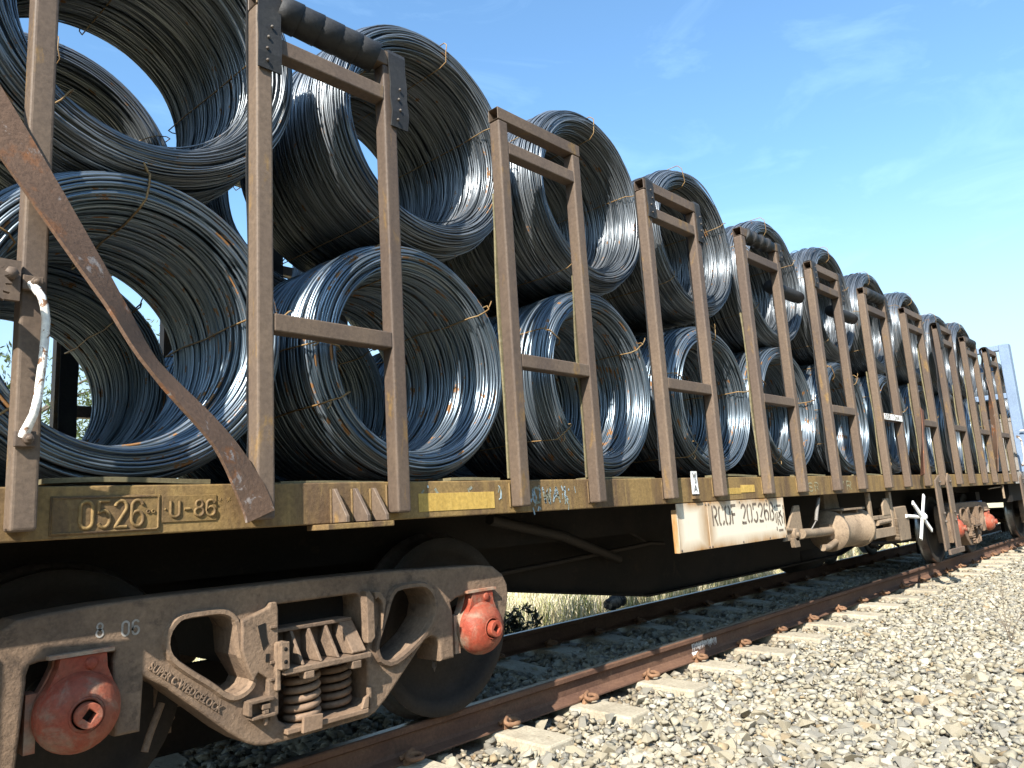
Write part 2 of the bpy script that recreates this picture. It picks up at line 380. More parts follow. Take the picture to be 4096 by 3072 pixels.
def attr_material(name, rough=.9, tint=None, noise_scale=None, trans=False):
    m, t, p = nodes(name)
    at = t.nodes.new('ShaderNodeAttribute'); at.attribute_name = 'col'
    c = at.outputs['Color']
    if noise_scale:
        n = noise(t, noise_scale, 4, .7); r = ramp(t, n.outputs['Fac'], .3, .75, (.7,.7,.7,1), (1.2,1.2,1.2,1)); c = mix(t, 1.0, c, r.outputs[0], 'MULTIPLY')
    t.links.new(c, p.inputs['Base Color']); p.inputs['Roughness'].default_value = rough; p.inputs['Specular IOR Level'].default_value = .2
    return m
m_stone = attr_material('crushed_stone', .9, noise_scale=45)
m_grass = attr_material('dry_grass_blades', .85)
m_leaf = attr_material('gum_leaves', .6)

def stone_obj_material():
    m, t, p = nodes('picked_stone')
    oi = t.nodes.new('ShaderNodeObjectInfo')
    r = t.nodes.new('ShaderNodeValToRGB'); cr = r.color_ramp
    cols = [(0,(.42,.37,.28)),(.25,(.50,.45,.35)),(.45,(.33,.31,.27)),(.6,(.55,.50,.41)),(.82,(.42,.33,.22)),(.86,(.33,.31,.27)),(1,(.62,.58,.50))]
    cr.elements[0].position = 0; cr.elements[0].color = cols[0][1]+(1,); cr.elements[1].position = 1; cr.elements[1].color = cols[-1][1]+(1,)
    for a, c in cols[1:-1]:
        e = cr.elements.new(a); e.color = c+(1,)
    cr.interpolation = 'CONSTANT'
    t.links.new(oi.outputs['Random'], r.inputs[0])
    n = noise(t, 45, 4, .7); rr = ramp(t, n.outputs['Fac'], .3, .75, (.7,.7,.7,1), (1.2,1.2,1.2,1)); c = mix(t, 1.0, mix(t, 1.0, r.outputs[0], (.68,.665,.625), 'MULTIPLY'), rr.outputs[0], 'MULTIPLY')
    t.links.new(c, p.inputs['Base Color']); p.inputs['Roughness'].default_value = .9; p.inputs['Specular IOR Level'].default_value = .2
    return m
m_stone_one = stone_obj_material()

def ground_material(name, a, b, c3, s):
    m, t, p = nodes(name)
    n = noise(t, s, 8, .7); f = ramp(t, n.outputs['Fac'], .38, .62); c = mix(t, f.outputs[0], a, b)
    n2 = noise(t, s*9, 6, .7); f2 = ramp(t, n2.outputs['Fac'], .45, .6); c = mix(t, f2.outputs[0], c, c3)
    t.links.new(c, p.inputs['Base Color']); p.inputs['Roughness'].default_value = .95; p.inputs['Specular IOR Level'].default_value = .1
    bump(t, p, n2.outputs['Fac'], .03, .8); return m
m_ground = ground_material('dry_earth_and_grass', (.15,.12,.06), (.09,.085,.035), (.17,.14,.08), .8)
m_straw = ground_material('straw_covered_verge', (.52,.44,.27), (.40,.36,.19), (.60,.52,.34), 2.0)
m_bed = ground_material('gravel_fines', (.34,.30,.24), (.29,.255,.20), (.24,.21,.17), 4)

# ------------------------------------------------------------------ setting: ground and ballast
def sheet(name, x0, x1, y0, y1, z, mat, nx=1, ny=1, fn=None):
    xs = np.linspace(x0, x1, nx+1); ys_ = np.linspace(y0, y1, ny+1)
    vs = [(x, y, z + (fn(x, y) if fn else 0)) for y in ys_ for x in xs]
    fs = [(j*(nx+1)+i, j*(nx+1)+i+1, (j+1)*(nx+1)+i+1, (j+1)*(nx+1)+i) for j in range(ny) for i in range(nx)]
    me = bpy.data.meshes.new(name); me.from_pydata(vs, [], fs)
    return new_obj(name, me, mat)
gr = sheet('ground', -6000, 6000, -6000, 6000, -0.50, m_ground); tag(gr, kind='structure')
fg = sheet('grass_verge', -60, 200, 2.85, 60, -0.492, m_straw, 1, 1); tag(fg, kind='structure')
def bedz(y):
    # ballast surface: sleeper level in the track, gentle shoulder either side
    if y < -1.5: return -0.215 - 0.03*min(1, (-1.5-y)/2)
    if y > 1.4: return -0.215 - 0.27*min(1, (y-1.4)/1.4)
    return -0.215
bed = sheet('ballast_bed', -12, 110, -4.6, 2.9, 0, m_bed, 2, 60, lambda x, y: bedz(y)-.018); tag(bed, 'pale crushed stone ballast under and beside the track', kind='structure')

# stones: convex hulls of random points
def stone_hull(seed):
    r = random.Random(seed); bm = bmesh.new()
    for i in range(11):
        v = Vector((r.gauss(0,1), r.gauss(0,1), r.gauss(0,1))).normalized()*r.uniform(.75, 1.05)
        bm.verts.new((v.x*r.uniform(.85,1.1)*.62, v.y*.47, v.z*.33))
    res = bmesh.ops.convex_hull(bm, input=bm.verts)
    bmesh.ops.delete(bm, geom=[g for g in res['geom_interior'] if isinstance(g, bmesh.types.BMVert)], context='VERTS')
    bmesh.ops.triangulate(bm, faces=bm.faces); bmesh.ops.recalc_face_normals(bm, faces=bm.faces)
    me = bpy.data.meshes.new('stone'); bm.to_mesh(me); bm.free(); return me
HULLS = [stone_hull(100+i) for i in range(10)]
HV = []; HF = []
for me in HULLS:
    v = np.empty(len(me.vertices)*3); me.vertices.foreach_get('co', v); HV.append(v.reshape(-1,3))
    f = np.empty(len(me.polygons)*3, int); me.polygons.foreach_get('vertices', f); HF.append(f.reshape(-1,3))
def rot_mats(n, tilt=.32):
    a = RNG.uniform(0, 2*PI, n); b = RNG.normal(0, tilt, n); c = RNG.normal(0, tilt, n)
    ca, sa, cb, sb, cc, sc = np.cos(a), np.sin(a), np.cos(b), np.sin(b), np.cos(c), np.sin(c)
    Z = np.zeros(n); O = np.ones(n)
    Rz = np.stack([ca,-sa,Z, sa,ca,Z, Z,Z,O], -1).reshape(n,3,3); Rx = np.stack([O,Z,Z, Z,cb,-sb, Z,sb,cb], -1).reshape(n,3,3); Ry = np.stack([cc,Z,sc, Z,O,Z, -sc,Z,cc], -1).reshape(n,3,3)
    return Rz @ Rx @ Ry
STCOL = .68*np.array([.985,.97,.91])*np.array([(.42,.37,.28),(.50,.45,.35),(.33,.31,.27),(.55,.50,.41),(.44,.34,.22),(.28,.26,.23),(.62,.58,.50),(.46,.43,.37)])
PSL = 0.695; SL0 = 3.174
def stones(xs, ys_, sizes, zoff, name, parent):
    n = len(xs); R = rot_mats(n); kind = RNG.integers(0, len(HULLS), n); V = []; F = []; C = []; off = 0
    zs = np.array([bedz(y) for y in ys_]) + zoff
    ci = RNG.choice(len(STCOL), n, p=[.24,.20,.13,.14,.03,.05,.07,.14]); cols = STCOL[ci]*RNG.uniform(.82,1.15,(n,1))
    st_ = np.clip(1-(np.abs(np.abs(ys_)-.75)-.1)/.35, 0, 1)[:,None]*RNG.uniform(0,.75,(n,1)); cols = cols*(1-st_) + cols*np.array([.62,.46,.34])*st_
    for h in range(len(HULLS)):
        idx = np.where(kind == h)[0]
        if not len(idx): continue
        v = np.einsum('nij,kj->nki', R[idx], HV[h])*sizes[idx][:,None,None] + np.stack([xs[idx], ys_[idx], zs[idx]], -1)[:,None,:]
        k = HV[h].shape[0]; f = HF[h][None] + (np.arange(len(idx))*k)[:,None,None] + off
        V.append(v.reshape(-1,3)); F.append(f.reshape(-1,3)); C.append(np.repeat(cols[idx], k, 0)); off += len(idx)*k
    V = np.concatenate(V); F = np.concatenate(F); C = np.concatenate(C)
    return mesh_np(name, V, F, C, m_stone, parent)
def mesh_np(name, V, F, C, mat, parent=None, smooth=False):
    me = bpy.data.meshes.new(name); k = F.shape[1]
    me.vertices.add(len(V)); me.vertices.foreach_set('co', V.astype(np.float32).ravel())
    me.loops.add(F.size); me.loops.foreach_set('vertex_index', F.astype(np.int32).ravel())
    me.polygons.add(len(F)); me.polygons.foreach_set('loop_start', np.arange(0, F.size, k, dtype=np.int32))
    if smooth: me.polygons.foreach_set('use_smooth', np.ones(len(F), bool))
    if C is not None:
        if C.ndim == 1:
            a = me.attributes.new('rnd', 'FLOAT', 'POINT'); a.data.foreach_set('value', C.astype(np.float32))
        else:
            a = me.attributes.new('col', 'FLOAT_COLOR', 'POINT'); a.data.foreach_set('color', np.concatenate([C, np.ones((len(C),1))], 1).astype(np.float32).ravel())
    me.update(); me.validate()
    return new_obj(name, me, mat, parent)
fwv, rtv, upv = np.array(fw), np.array(rt), np.array(up); CP = np.array((0, -4.008, 1.0187))
def in_view(x, y, z, mar=1.06):
    d = np.stack([x, y, z], -1) - CP; q = d@fwv; f = 3002.35
    q = np.where(q < .1, .1, q)
    return (np.abs(f*(d@rtv)/q) < 2048*mar) & (np.abs(f*(d@upv)/q) < 1536*mar) & (d@fwv > .1)
def free_of_sleepers(x, y, pad=.026):
    t = (x - SL0 + PSL/2) % PSL - PSL/2
    return (np.abs(t) > .112+pad) | (np.abs(y) > 1.11)
def free_of_rails(y, pad=.0): return (np.abs(np.abs(y) - .7525) > .082+pad)
def field(x0, x1, y0, y1, d):
    n = int((x1-x0)*(y1-y0)*d); return RNG.uniform(x0, x1, n), RNG.uniform(y0, y1, n)
X_, Y_ = [], []
for (x0,x1,y0,y1,d) in ((1.2,12,-3.6,-.6,560),(12,30,-2.6,-.6,330),(30,70,-3.0,-.6,60),(-1.5,30,-.66,.66,560),(1,16,.75,2.6,300)):
    a, b = field(x0, x1, y0, y1, d); X_.append(a); Y_.append(b)
X_ = np.concatenate(X_); Y_ = np.concatenate(Y_)
ok = (free_of_sleepers(X_, Y_) | (np.abs(Y_) < .62)) & free_of_rails(Y_); X_, Y_ = X_[ok], Y_[ok]
sz = np.clip(RNG.lognormal(math.log(.053), .34, len(X_)), .026, .115)
zo = RNG.uniform(-.012, .012, len(X_)) + np.where(np.abs(Y_) < 1.2, RNG.uniform(-.012, .022, len(X_)), 0) + np.where((np.abs(Y_) > .85) & (np.abs(Y_) < 1.6), .004, 0)
vis = in_view(X_, Y_, np.full(len(X_), -.2)) & (Y_ < -.85)
dist = np.sqrt(X_**2 + (Y_+4.0)**2)
score = np.where(vis, sz/dist, 0); pick = np.argsort(-score)[:300]
keep = np.ones(len(X_), bool); keep[pick] = False
tag(stones(X_[keep], Y_[keep], sz[keep], zo[keep], 'loose_stones', bed), kind='stuff')
# lower fill layer so no bare bed shows
a, b = field(1.2, 14, -3.6, -.6, 800); ok = free_of_sleepers(a, b) & free_of_rails(b); a, b = a[ok], b[ok]
tag(stones(a, b, np.clip(RNG.lognormal(math.log(.042), .25, len(a)), .02, .07), RNG.uniform(-.022, -.006, len(a)), 'fine_stones', bed), kind='stuff')
for me in HULLS: me.materials.append(m_stone_one)
for i in pick:
    o = new_obj('stone', HULLS[int(RNG.integers(0, len(HULLS)))], None, bed)
    o.location = (X_[i], Y_[i], bedz(Y_[i]) + zo[i] + .006); s_ = sz[i]*1.05; o.scale = (s_, s_, s_)
    o.rotation_euler = (random.gauss(0,.4), random.gauss(0,.4), random.uniform(0, 6.28))

# ------------------------------------------------------------------ rails, sleepers, clips
def rail_profile():
    h = [(-.073,-.160),(.073,-.160),(.073,-.151),(.020,-.134),(.0085,-.118),(.0085,-.045),(.022,-.037),(.0345,-.032),(.0355,-.008),(.031,-.002),(.022,0)]
    return h + [(-x, z) for x, z in h[::-1] if x > 0 and (x, z) != (.073,-.160)]
def make_rail(name, y, label):
    pr = rail_profile(); n = len(pr); xs = [-12, 0, 4, 8, 14, 25, 60, 110]; vs = [(x, y+a, b) for x in xs for a, b in pr]
    mb = MB(); fs = [(i*n+k, i*n+(k+1)%n, (i+1)*n+(k+1)%n, (i+1)*n+k) for i in range(len(xs)-1) for k in range(n)]
    mb.add(vs, fs)
    for idx, f in enumerate(mb.f):
        zs = [mb.v[q][2] for q in f]; mb.m[idx] = 1 if min(zs) > -.0005 else 0
    return tag(mb.obj(name, [m_rail, m_railtop]), label, 'rail', 'running rails of the track')
near_rail = make_rail('rail', -.7525, 'rusty steel running rail on the near side beside the gravel')
make_rail('rail', .7525, 'shadowed rusty running rail on the far side under the wagon')
mk = MB()
for i in range(48):
    x = 5.30 + i*.0080; z0 = -.046-random.uniform(0,.012); L = random.uniform(.035, .062) if i % 3 else random.uniform(.01, .04)
    mk.add([(x, -.7625, z0), (x+random.uniform(.003,.0075), -.7625, z0), (x+.004, -.7625, z0-L), (x+.001, -.7625, z0-L*.95)], [(0,1,2,3)])
mk.add([(5.29,-.7775,-.1375),(5.38,-.7775,-.1375),(5.38,-.762,-.112),(5.29,-.762,-.112)], [(0,1,2,3)])
tag(mk.obj('paint_mark', m_wtag, near_rail), kind='stuff')

def clip_mesh():
    mb = MB()
    # cast shoulder
    mb.prism([(-.035,-.165),(.035,-.165),(.022,-.118),(-.022,-.118)], -.105, -.080)
    # bent spring bar
    pts = [(-.045,-.075,-.128),(-.02,-.082,-.118),(.01,-.095,-.112),(.045,-.112,-.118),(.055,-.135,-.126),(.035,-.150,-.130),(.0,-.150,-.130),(-.03,-.135,-.128),(-.035,-.115,-.120),(-.015,-.098,-.108),(.02,-.086,-.100),(.048,-.070,-.116)]
    sm = []
    for i in range(len(pts)-1):
        for k in range(3):
            t = k/3; sm.append(tuple(pts[i][j]*(1-t)+pts[i+1][j]*t for j in range(3)))
    mb.tube(sm, .0125, 6)
    return mb.mesh('rail_clip')
CLIP = clip_mesh(); CLIP.materials.append(m_clip)
def sleeper_mesh():
    mb = MB(); ys_ = [-1.25,-1.2,-.9,-.55,0,.55,.9,1.2,1.25]; n = 4; vs = []
    for y in ys_:
        t = -.161 if .5 < abs(y) < 1.0 else (-.212 if abs(y) <= .5 else -.168)
        w = .112 if abs(y) < 1.22 else .10
        vs += [(-w-.015, y, -.36), (w+.015, y, -.36), (w, y, t), (-w, y, t)]
    fs = [(0,1,2,3), tuple(len(vs)-4+i for i in (3,2,1,0))]
    for i in range(len(ys_)-1):
        for k in range(4): fs.append((i*4+k, (i+1)*4+k, (i+1)*4+(k+1)%4, i*4+(k+1)%4))
    mb.add(vs, fs); return mb.mesh('concrete_sleeper')
SLM = sleeper_mesh(); SLM.materials.append(m_conc)
ORD = ['first','second','third','fourth','fifth','sixth','seventh','eighth','ninth','tenth','eleventh','twelfth','thirteenth','fourteenth','fifteenth','sixteenth','seventeenth','eighteenth','nineteenth','twentieth','twenty-first','twenty-second','twenty-third','twenty-fourth','twenty-fifth']
for k in range(-4, 24):
    o = new_obj('concrete_sleeper', SLM); bevel(o, .012, 2)
    o.location = (SL0 + k*PSL + random.uniform(-.015,.015), random.uniform(-.02,.02), random.uniform(-.004,.002)); o.rotation_euler[2] = random.gauss(0,.006)
    if k < -1: tag(o, ['concrete sleeper in deep shadow below the left wheel of the near bogie','concrete sleeper in deep shadow below the springs of the near bogie','concrete sleeper in shadow just before the right wheel of the near bogie'][k+4], 'sleeper', 'concrete sleepers under the rails')
    else: tag(o, ('%s pale concrete sleeper showing its end in the gravel, counting away from the near bogie' % ORD[k+1]), 'sleeper', 'concrete sleepers under the rails')
    for yy, sgn in ((-.7525,1),(-.7525,-1),(.7525,1),(.7525,-1)):
        c = new_obj('rail_clip', CLIP, None, o); c.location = (0, yy, .0)
        if sgn < 0: c.rotation_euler[2] = PI
# ------------------------------------------------------------------ the wagon
YS, ZT, ZB = -1.258, 1.199, 1.028
YP, ZPB = -1.336, 1.058
PW, PD = .075, .078
XL0, PITCH, INF = -.051, 1.4568, .664
XE0, XE1 = -.40, 15.46
wag = tag(empty('freight_wagon', (0, 0, 0)), 'long brown open freight wagon with post frames carrying stacked wire coils', 'freight wagon')

def sill(yf, sg):
    mb = MB(); t = .012
    y0, y1 = (yf, yf+sg*.085)
    pts = [(y0, ZB), (y0, ZT), (y1, ZT), (y1, ZT-t), (y0+sg*t, ZT-t), (y0+sg*t, ZB+t), (y1, ZB+t), (y1, ZB)]
    mb.prism(pts, XE0, XE1, 'x'); return bevel(mb.obj('side_sill', m_sill, wag), .009, 3)
sill(YS, 1); sill(-YS, -1)
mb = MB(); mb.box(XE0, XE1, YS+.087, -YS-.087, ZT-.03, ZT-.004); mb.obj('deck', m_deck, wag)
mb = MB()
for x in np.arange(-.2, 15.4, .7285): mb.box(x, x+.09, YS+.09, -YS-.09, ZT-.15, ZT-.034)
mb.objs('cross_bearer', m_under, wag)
for yy in (-.56, .50):
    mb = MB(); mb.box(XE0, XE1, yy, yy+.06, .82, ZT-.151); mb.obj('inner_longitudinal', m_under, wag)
# fishbelly centre girder: two deep webs, bottom flange
fb = [(XE0, .98), (XE0, .72), (2.9, .64), (3.75, .52), (5.38, .30), (9.6, .30), (11.2, .52), (12.1, .64), (XE1, .72), (XE1, .98)]
for yy in (-.30, .28):
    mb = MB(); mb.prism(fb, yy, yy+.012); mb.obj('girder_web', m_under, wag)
mb = MB()
for (a, b) in zip(fb[1:-2], fb[2:-1]):
    mb.add([(a[0],-.36,a[1]-.001),(b[0],-.36,b[1]-.001),(b[0],.36,b[1]-.001),(a[0],.36,a[1]-.001),(a[0],-.36,a[1]-.016),(b[0],-.36,b[1]-.016),(b[0],.36,b[1]-.016),(a[0],.36,a[1]-.016)], [(0,1,2,3),(4,7,6,5),(0,4,5,1),(1,5,6,2),(2,6,7,3),(3,7,4,0)])
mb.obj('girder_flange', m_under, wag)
mb = MB(); mb.tube([(3.2,-.75,1.0),(4.0,-.62,.86),(5.0,-.36,.62)], .035, 6); mb.obj('diagonal_strut', m_wheel, wag)
mb = MB(); mb.tube([(3.0,-.40,.62),(4.1,-.40,.66),(5.4,-.40,.72),(5.6,-.40,.70)], .018, 6); mb.objs('brake_pipe', m_wheel, wag)
mb = MB(); mb.tube([(3.9,-.42,.88),(4.9,-.42,.90)], .014, 6); mb.tube([(4.9,-.42,.90),(5.3,-.42,.74)], .01, 6); mb.objs('brake_pipe', m_wheel, wag)

# ---------------- stanchion frames
def post_mesh(top=3.226):
    mb = MB(); mb.box(0, PW, YP, YP+PD, ZPB, top); return mb.mesh('post')
POST = post_mesh(); POST.materials.append(m_post)
def tube_rail_mesh(name, L, z0, z1, hollow=True):
    mb = MB(); t = .006; y0, y1 = YP, YP+PD
    o = [(y0,z0),(y1,z0),(y1,z1),(y0,z1)]; i = [(y0+t,z0+t),(y1-t,z0+t),(y1-t,z1-t),(y0+t,z1-t)]
    vs = [(x,)+p_ for x in (0, L) for p_ in o] + [(x,)+p_ for x in (0, L) for p_ in i]; fs = []
    for k in range(4):
        j = (k+1) % 4
        fs += [(k, j, 4+j, 4+k), (8+k, 12+k, 12+j, 8+j), (k, 8+k, 8+j, j), (4+k, 4+j, 12+j, 12+k)]
    mb.add(vs, fs); return mb.mesh(name)
TOPR = tube_rail_mesh('top_rail', INF+PW, 3.2275, 3.302); TOPR.materials.append(m_post)
def bar_mesh(name, z0, z1, y0=YP+.002, y1=YP+PD-.004):
    mb = MB(); mb.box(PW+.001, INF-.001, y0, y1, z0, z1); return mb.mesh(name)
SECR = bar_mesh('upper_rail', 3.035, 3.110); SECR.materials.append(m_post)
MIDR = bar_mesh('mid_rail', 1.800, 1.875); MIDR.materials.append(m_post)
def strap_mesh(seed, front, inner, w, wob):
    """rubber belt folded over the top rail: short tail in front, long tail inside"""
    r = random.Random(seed); th = .009; path = []
    zt = 3.311
    for i in range(6): path.append((YP-.008-wob*math.sin(i*.9)*.6 - .004*i*(i < 2), front + (zt-.02-front)*i/5))
    path += [(YP+.004, zt), (YP+PD*.5, zt+.006), (YP+PD-.004, zt)]
    k = 14
    for i in range(k+1):
        z = zt-.03 + (inner-zt+.03)*i/k; path.append((YP+PD+.010+abs(wob)*(1+math.sin(i*1.3+seed))*.9, z))
    L = []; R_ = []; n = len(path); mb = MB()
    for i in range(n):
        a = path[max(0,i-1)]; b = path[min(n-1,i+1)]; dy, dz = b[0]-a[0], b[1]-a[1]; l = math.hypot(dy, dz)
        ny, nz_ = -dz/l*th/2, dy/l*th/2; L.append((path[i][0]+ny, path[i][1]+nz_)); R_.append((path[i][0]-ny, path[i][1]-nz_))
    vs = []
    for i in range(n):
        dx = r.uniform(-.004,.004)
        vs += [(dx, L[i][0], L[i][1]), (w+dx, L[i][0], L[i][1]), (w+dx, R_[i][0], R_[i][1]), (dx, R_[i][0], R_[i][1])]
    fs = [(0,1,2,3), (4*n-1, 4*n-2, 4*n-3, 4*n-4)]
    for i in range(n-1):
        for q in range(4): fs.append((i*4+q, (i+1)*4+q, (i+1)*4+(q+1)%4, i*4+(q+1)%4))
    mb.add(vs, fs)
    for q in range(4):
        z = front + .035 + q*.055
        if z > zt-.05: break
        mb.lathe([(0,0),(.007,0),(.007,-.006),(0,-.008)], 'y', (w*(.45+.15*r.uniform(-1,1)), YP-.014-wob, z), 8, 1)
    return mb.mesh('rubber_strap')
def sleeve_mesh(seed, turns, r0, x0, x1, rings=False):
    r = random.Random(seed); mb = MB(); prof = []; L = x1-x0
    for i in range(turns):
        a = x0 + L*i/turns; b = x0 + L*(i+1)/turns
        if rings: prof += [(r0*.96, a), (r0*1.16, a+.01), (r0*1.13, a+L/turns*.28), (r0*.93, a+L/turns*.34), (r0*.90, b-.004)]
        else: prof += [(r0*r.uniform(.99,1.01), a+.001), (r0*r.uniform(1.0,1.03), a+L/turns*.5), (r0*r.uniform(1.03,1.06), b-.003), (r0*.98, b)]
    n = 20; vs = []
    for (rad, a) in prof:
        for k in range(n):
            t = 2*PI*k/n; sk = .03*math.sin(t+.6)
            vs.append((a+sk, YP+PD/2+rad*math.cos(t)*.98, 3.265+rad*math.sin(t)*1.02))
    fs = [(i*n+k, i*n+(k+1)%n, (i+1)*n+(k+1)%n, (i+1)*n+k) for i in range(len(prof)-1) for k in range(n)]
    fs += [tuple(range(n-1,-1,-1)), tuple(range(len(vs)-n, len(vs)))]
    mb.add(vs, fs, 0, True); return mb.mesh('rubber_sleeve')
FORD = ['first','second','third','fourth','fifth','sixth','seventh','eighth','ninth','tenth','eleventh']
# frame -> (straps [(side, front z, inner z, width, wobble, x shift)], sleeve (turns, radius, rings))
SPEC = {1: ([(0,2.93,1.26,.105,.004,.004),(1,2.905,1.24,.10,.006,.028)], (5,.072,False)),
        3: ([(0,3.02,1.25,.085,.004,.020),(1,2.99,1.25,.075,.005,.028)], None),
        4: ([(1,3.14,1.24,.075,.003,.028)], (4,.058,True)),
        5: ([(0,3.04,1.24,.09,.007,.012),(1,2.97,1.24,.075,.004,.028)], None),
        6: ([(1,3.0,1.24,.075,.006,.026)], (4,.064,False)),
        8: ([(0,2.95,1.22,.13,.012,-.03)], None), 9: ([], (4,.066,False)), 10: ([(0,3.0,2.6,.12,.012,-.02)], None)}
strapped = {}
for j in range(11):
    fr = empty('stanchion_frame', (XL0 + PITCH*j, 0, 0), wag)
    for dx in (0, INF):
        pst = bevel(new_obj('post', POST, None, fr, (dx, 0, 0)), .011, 3); pst.rotation_euler[1] = random.gauss(0, .0016); pst.scale[1] = 1
    bevel(new_obj('top_rail', TOPR, None, fr), .003, 1)
    bevel(new_obj('upper_rail', SECR, None, fr), .006, 2)
    bevel(new_obj('mid_rail', MIDR, None, fr), .006, 2)
    st, slv = SPEC.get(j, ([], None))
    for (side, fz, iz, w, wob, sh) in st:
        new_obj('rubber_strap', strap_mesh(j*7+side, fz, iz, w, wob), [m_rubber, m_bolt], fr, (side*INF + sh, 0, 0))
    if slv: new_obj('rubber_sleeve', sleeve_mesh(j, slv[0], slv[1], PW+.045, INF-.02, slv[2]), m_rubber, fr)
    # inner packing strips standing on the deck behind the posts that carry no belt
    if j >= 1:
        for side in (0, 1):
            if not any(s_[0] == side for s_ in st):
                mb = MB(); r = random.Random(j*3+side); h = r.uniform(1.0, 1.75); n = 8; w = .055
                vs = []
                for i in range(n+1):
                    z = 1.21 + h*i/n; y = YP+PD+.006+.006*math.sin(i*1.1+j); x = .004+.006*math.sin(i*.8+j)
                    vs += [(x, y, z), (x+w, y, z), (x+w, y+.012, z), (x, y+.012, z)]
                fs = [(0,1,2,3), (4*n+3,4*n+2,4*n+1,4*n)] + [(i*4+q, (i+1)*4+q, (i+1)*4+(q+1)%4, i*4+(q+1)%4) for i in range(n) for q in range(4)]
                mb.add(vs, fs); mb.obj('packing_strip', m_wood, fr, (side*INF, 0, 0))
# frames of the far side, mirrored
for j in range(11):
    fr = empty('stanchion_frame', (XL0 + PITCH*j, 0, 0), wag); fr.scale = (1, -1, 1)
    for dx in (0, INF): new_obj('post', POST, None, fr, (dx, 0, 0))
    new_obj('top_rail', TOPR, None, fr); new_obj('upper_rail', SECR, None, fr); new_obj('mid_rail', MIDR, None, fr)
    if j in (0, 1, 2): new_obj('packing_strip', bpy.data.meshes['rubber_strap'], [m_rubber, m_bolt], fr, (.02, 0, 0))

# writing on rails and sill
mb = MB(); XA = XL0 + PITCH*6
mb.box(XA+PW+.004, XA+INF+.03, YP-.003, YP-.0005, 1.805, 1.872); o = mb.obj('painted_patch', m_wtag, wag)
mb = MB(); write_strokes(mb, 'DSR 12m4', XA+.10, 1.815, .048, .036, .028, .009, YP-.0035, jit=.001); mb.objs('painted_letter', m_sten, o)

# ---------------- diagonal flat-bar braces
def brace(pts, twist, w, th=.012, name='diagonal_brace', mat=None, seedn=40):
    # pts: (x, y, z); Catmull-Rom
    P = [Vector(q) for q in pts]; N = seedn; path = []; tw = []
    m = len(P)-1
    for i in range(N+1):
        u = i/N*m; k = min(int(u), m-1); t = u-k
        p0, p1, p2, p3 = P[max(k-1,0)], P[k], P[k+1], P[min(k+2,m)]
        path.append(0.5*((2*p1)+(p2-p0)*t+(2*p0-5*p1+4*p2-p3)*t*t+(3*p1-p0-3*p2+p3)*t**3))
        tw.append(twist[k]*(1-t)+twist[k+1]*t)
    vs = []
    for i in range(N+1):
        a = path[max(i-1,0)]; b = path[min(i+1,N)]; t = (b-a).normalized()
        n0 = Vector((0,-1,0)); n0 = (n0 - t*n0.dot(t)).normalized(); w0 = t.cross(n0)
        q = math.radians(tw[i]); wd = w0*math.cos(q)+n0*math.sin(q); nn = n0*math.cos(q)-w0*math.sin(q)
        ww = w/2
        for s1, s2 in ((-1,-1),(1,-1),(1,1),(-1,1)): vs.append(path[i] + wd*s1*ww + nn*s2*th/2)
    mb = MB(); n = N+1
    fs = [(0,1,2,3), (4*n-1,4*n-2,4*n-3,4*n-4)] + [(i*4+q, (i+1)*4+q, (i+1)*4+(q+1)%4, i*4+(q+1)%4) for i in range(N) for q in range(4)]
    mb.add(vs, fs); mb.sm = [True]*len(mb.f)
    o = mb.obj(name, mat, wag); o.modifiers.new('edges', 'EDGE_SPLIT').split_angle = math.radians(40); return o
yb = YP-.010
b1 = brace([(1.412,yb,1.070),(1.372,yb-.002,1.165),(1.245,yb-.012,1.36),(1.00,yb-.03,1.60),(.865,yb-.03,1.81),(.665,yb-.02,2.12),(.53,yb-.012,2.33),(.28,yb-.008,2.72),(-.02,yb-.002,3.16)],
           [-8,-12,-36,-50,-42,-20,-6,0,0], .128, .012, mat=m_brace)
XD = XL0+PITCH*7
brace([(XD-.30,yb+.01,1.19),(XD-.17,yb-.004,1.55),(XD-.03,yb-.008,1.80),(XD+.045,yb,2.0)], [-40,-25,-5,0], .10, .012, mat=m_brace2, seedn=16)
XD = XL0+PITCH*9+.664
brace([(XD+.02,yb,1.22),(XD+.10,yb-.02,1.7),(XD+.24,yb-.02,2.2),(XD+.40,yb,2.7)], [-20,-50,-50,0], .10, .012, mat=m_brace, seedn=16)

# ---------------- grab iron and ratchet at the first post
yh = YP-.05
def grab(dx, zoff=0):
    g = MB(); pts = [(.632,YP-.014,1.832),(.640,YP-.030,1.815),(.652,yh,1.785),(.660,yh-.004,1.755),(.666,yh-.005,1.71),(.665,yh-.005,1.64),(.660,yh-.005,1.55),(.654,yh-.003,1.46),(.646,yh,1.41),(.637,YP-.03,1.375),(.629,YP-.014,1.345)]
    rr = [.016,.014,.0125,.0125,.0125,.0125,.0125,.0125,.0125,.014,.016]
    g.tube([(x+dx,y,z+zoff) for x,y,z in pts], rr, 10)
    g2 = MB()
    for z in (1.835,1.338):
        g2.box(.606+dx, .664+dx, YP-.020, YP-.001, z-.024+zoff, z+.024+zoff)
        g2.lathe([(0,0),(.017,0),(.017,-.018),(.008,-.018),(.008,-.034),(0,-.034)], 'y', (.640+dx, YP-.020, z+zoff), 6)
    a = g.obj('grab_iron', m_handle, wag); g2.objs('grab_bracket', m_post, a, .003); return a
grab(0)
mb = MB(); n = 18; prof = []
for k in range(n):
    a = -2*PI*k/n; prof += [(.47+.085*math.cos(a), 1.79+.085*math.sin(a)), (.47+.066*math.cos(a-.04), 1.79+.066*math.sin(a-.04))]
mb.prism(prof, YP-.13, YP-.112); mb.lathe([(0,0),(.03,0),(.03,-.14),(0,-.14)], 'y', (.47,YP,1.79), 10)
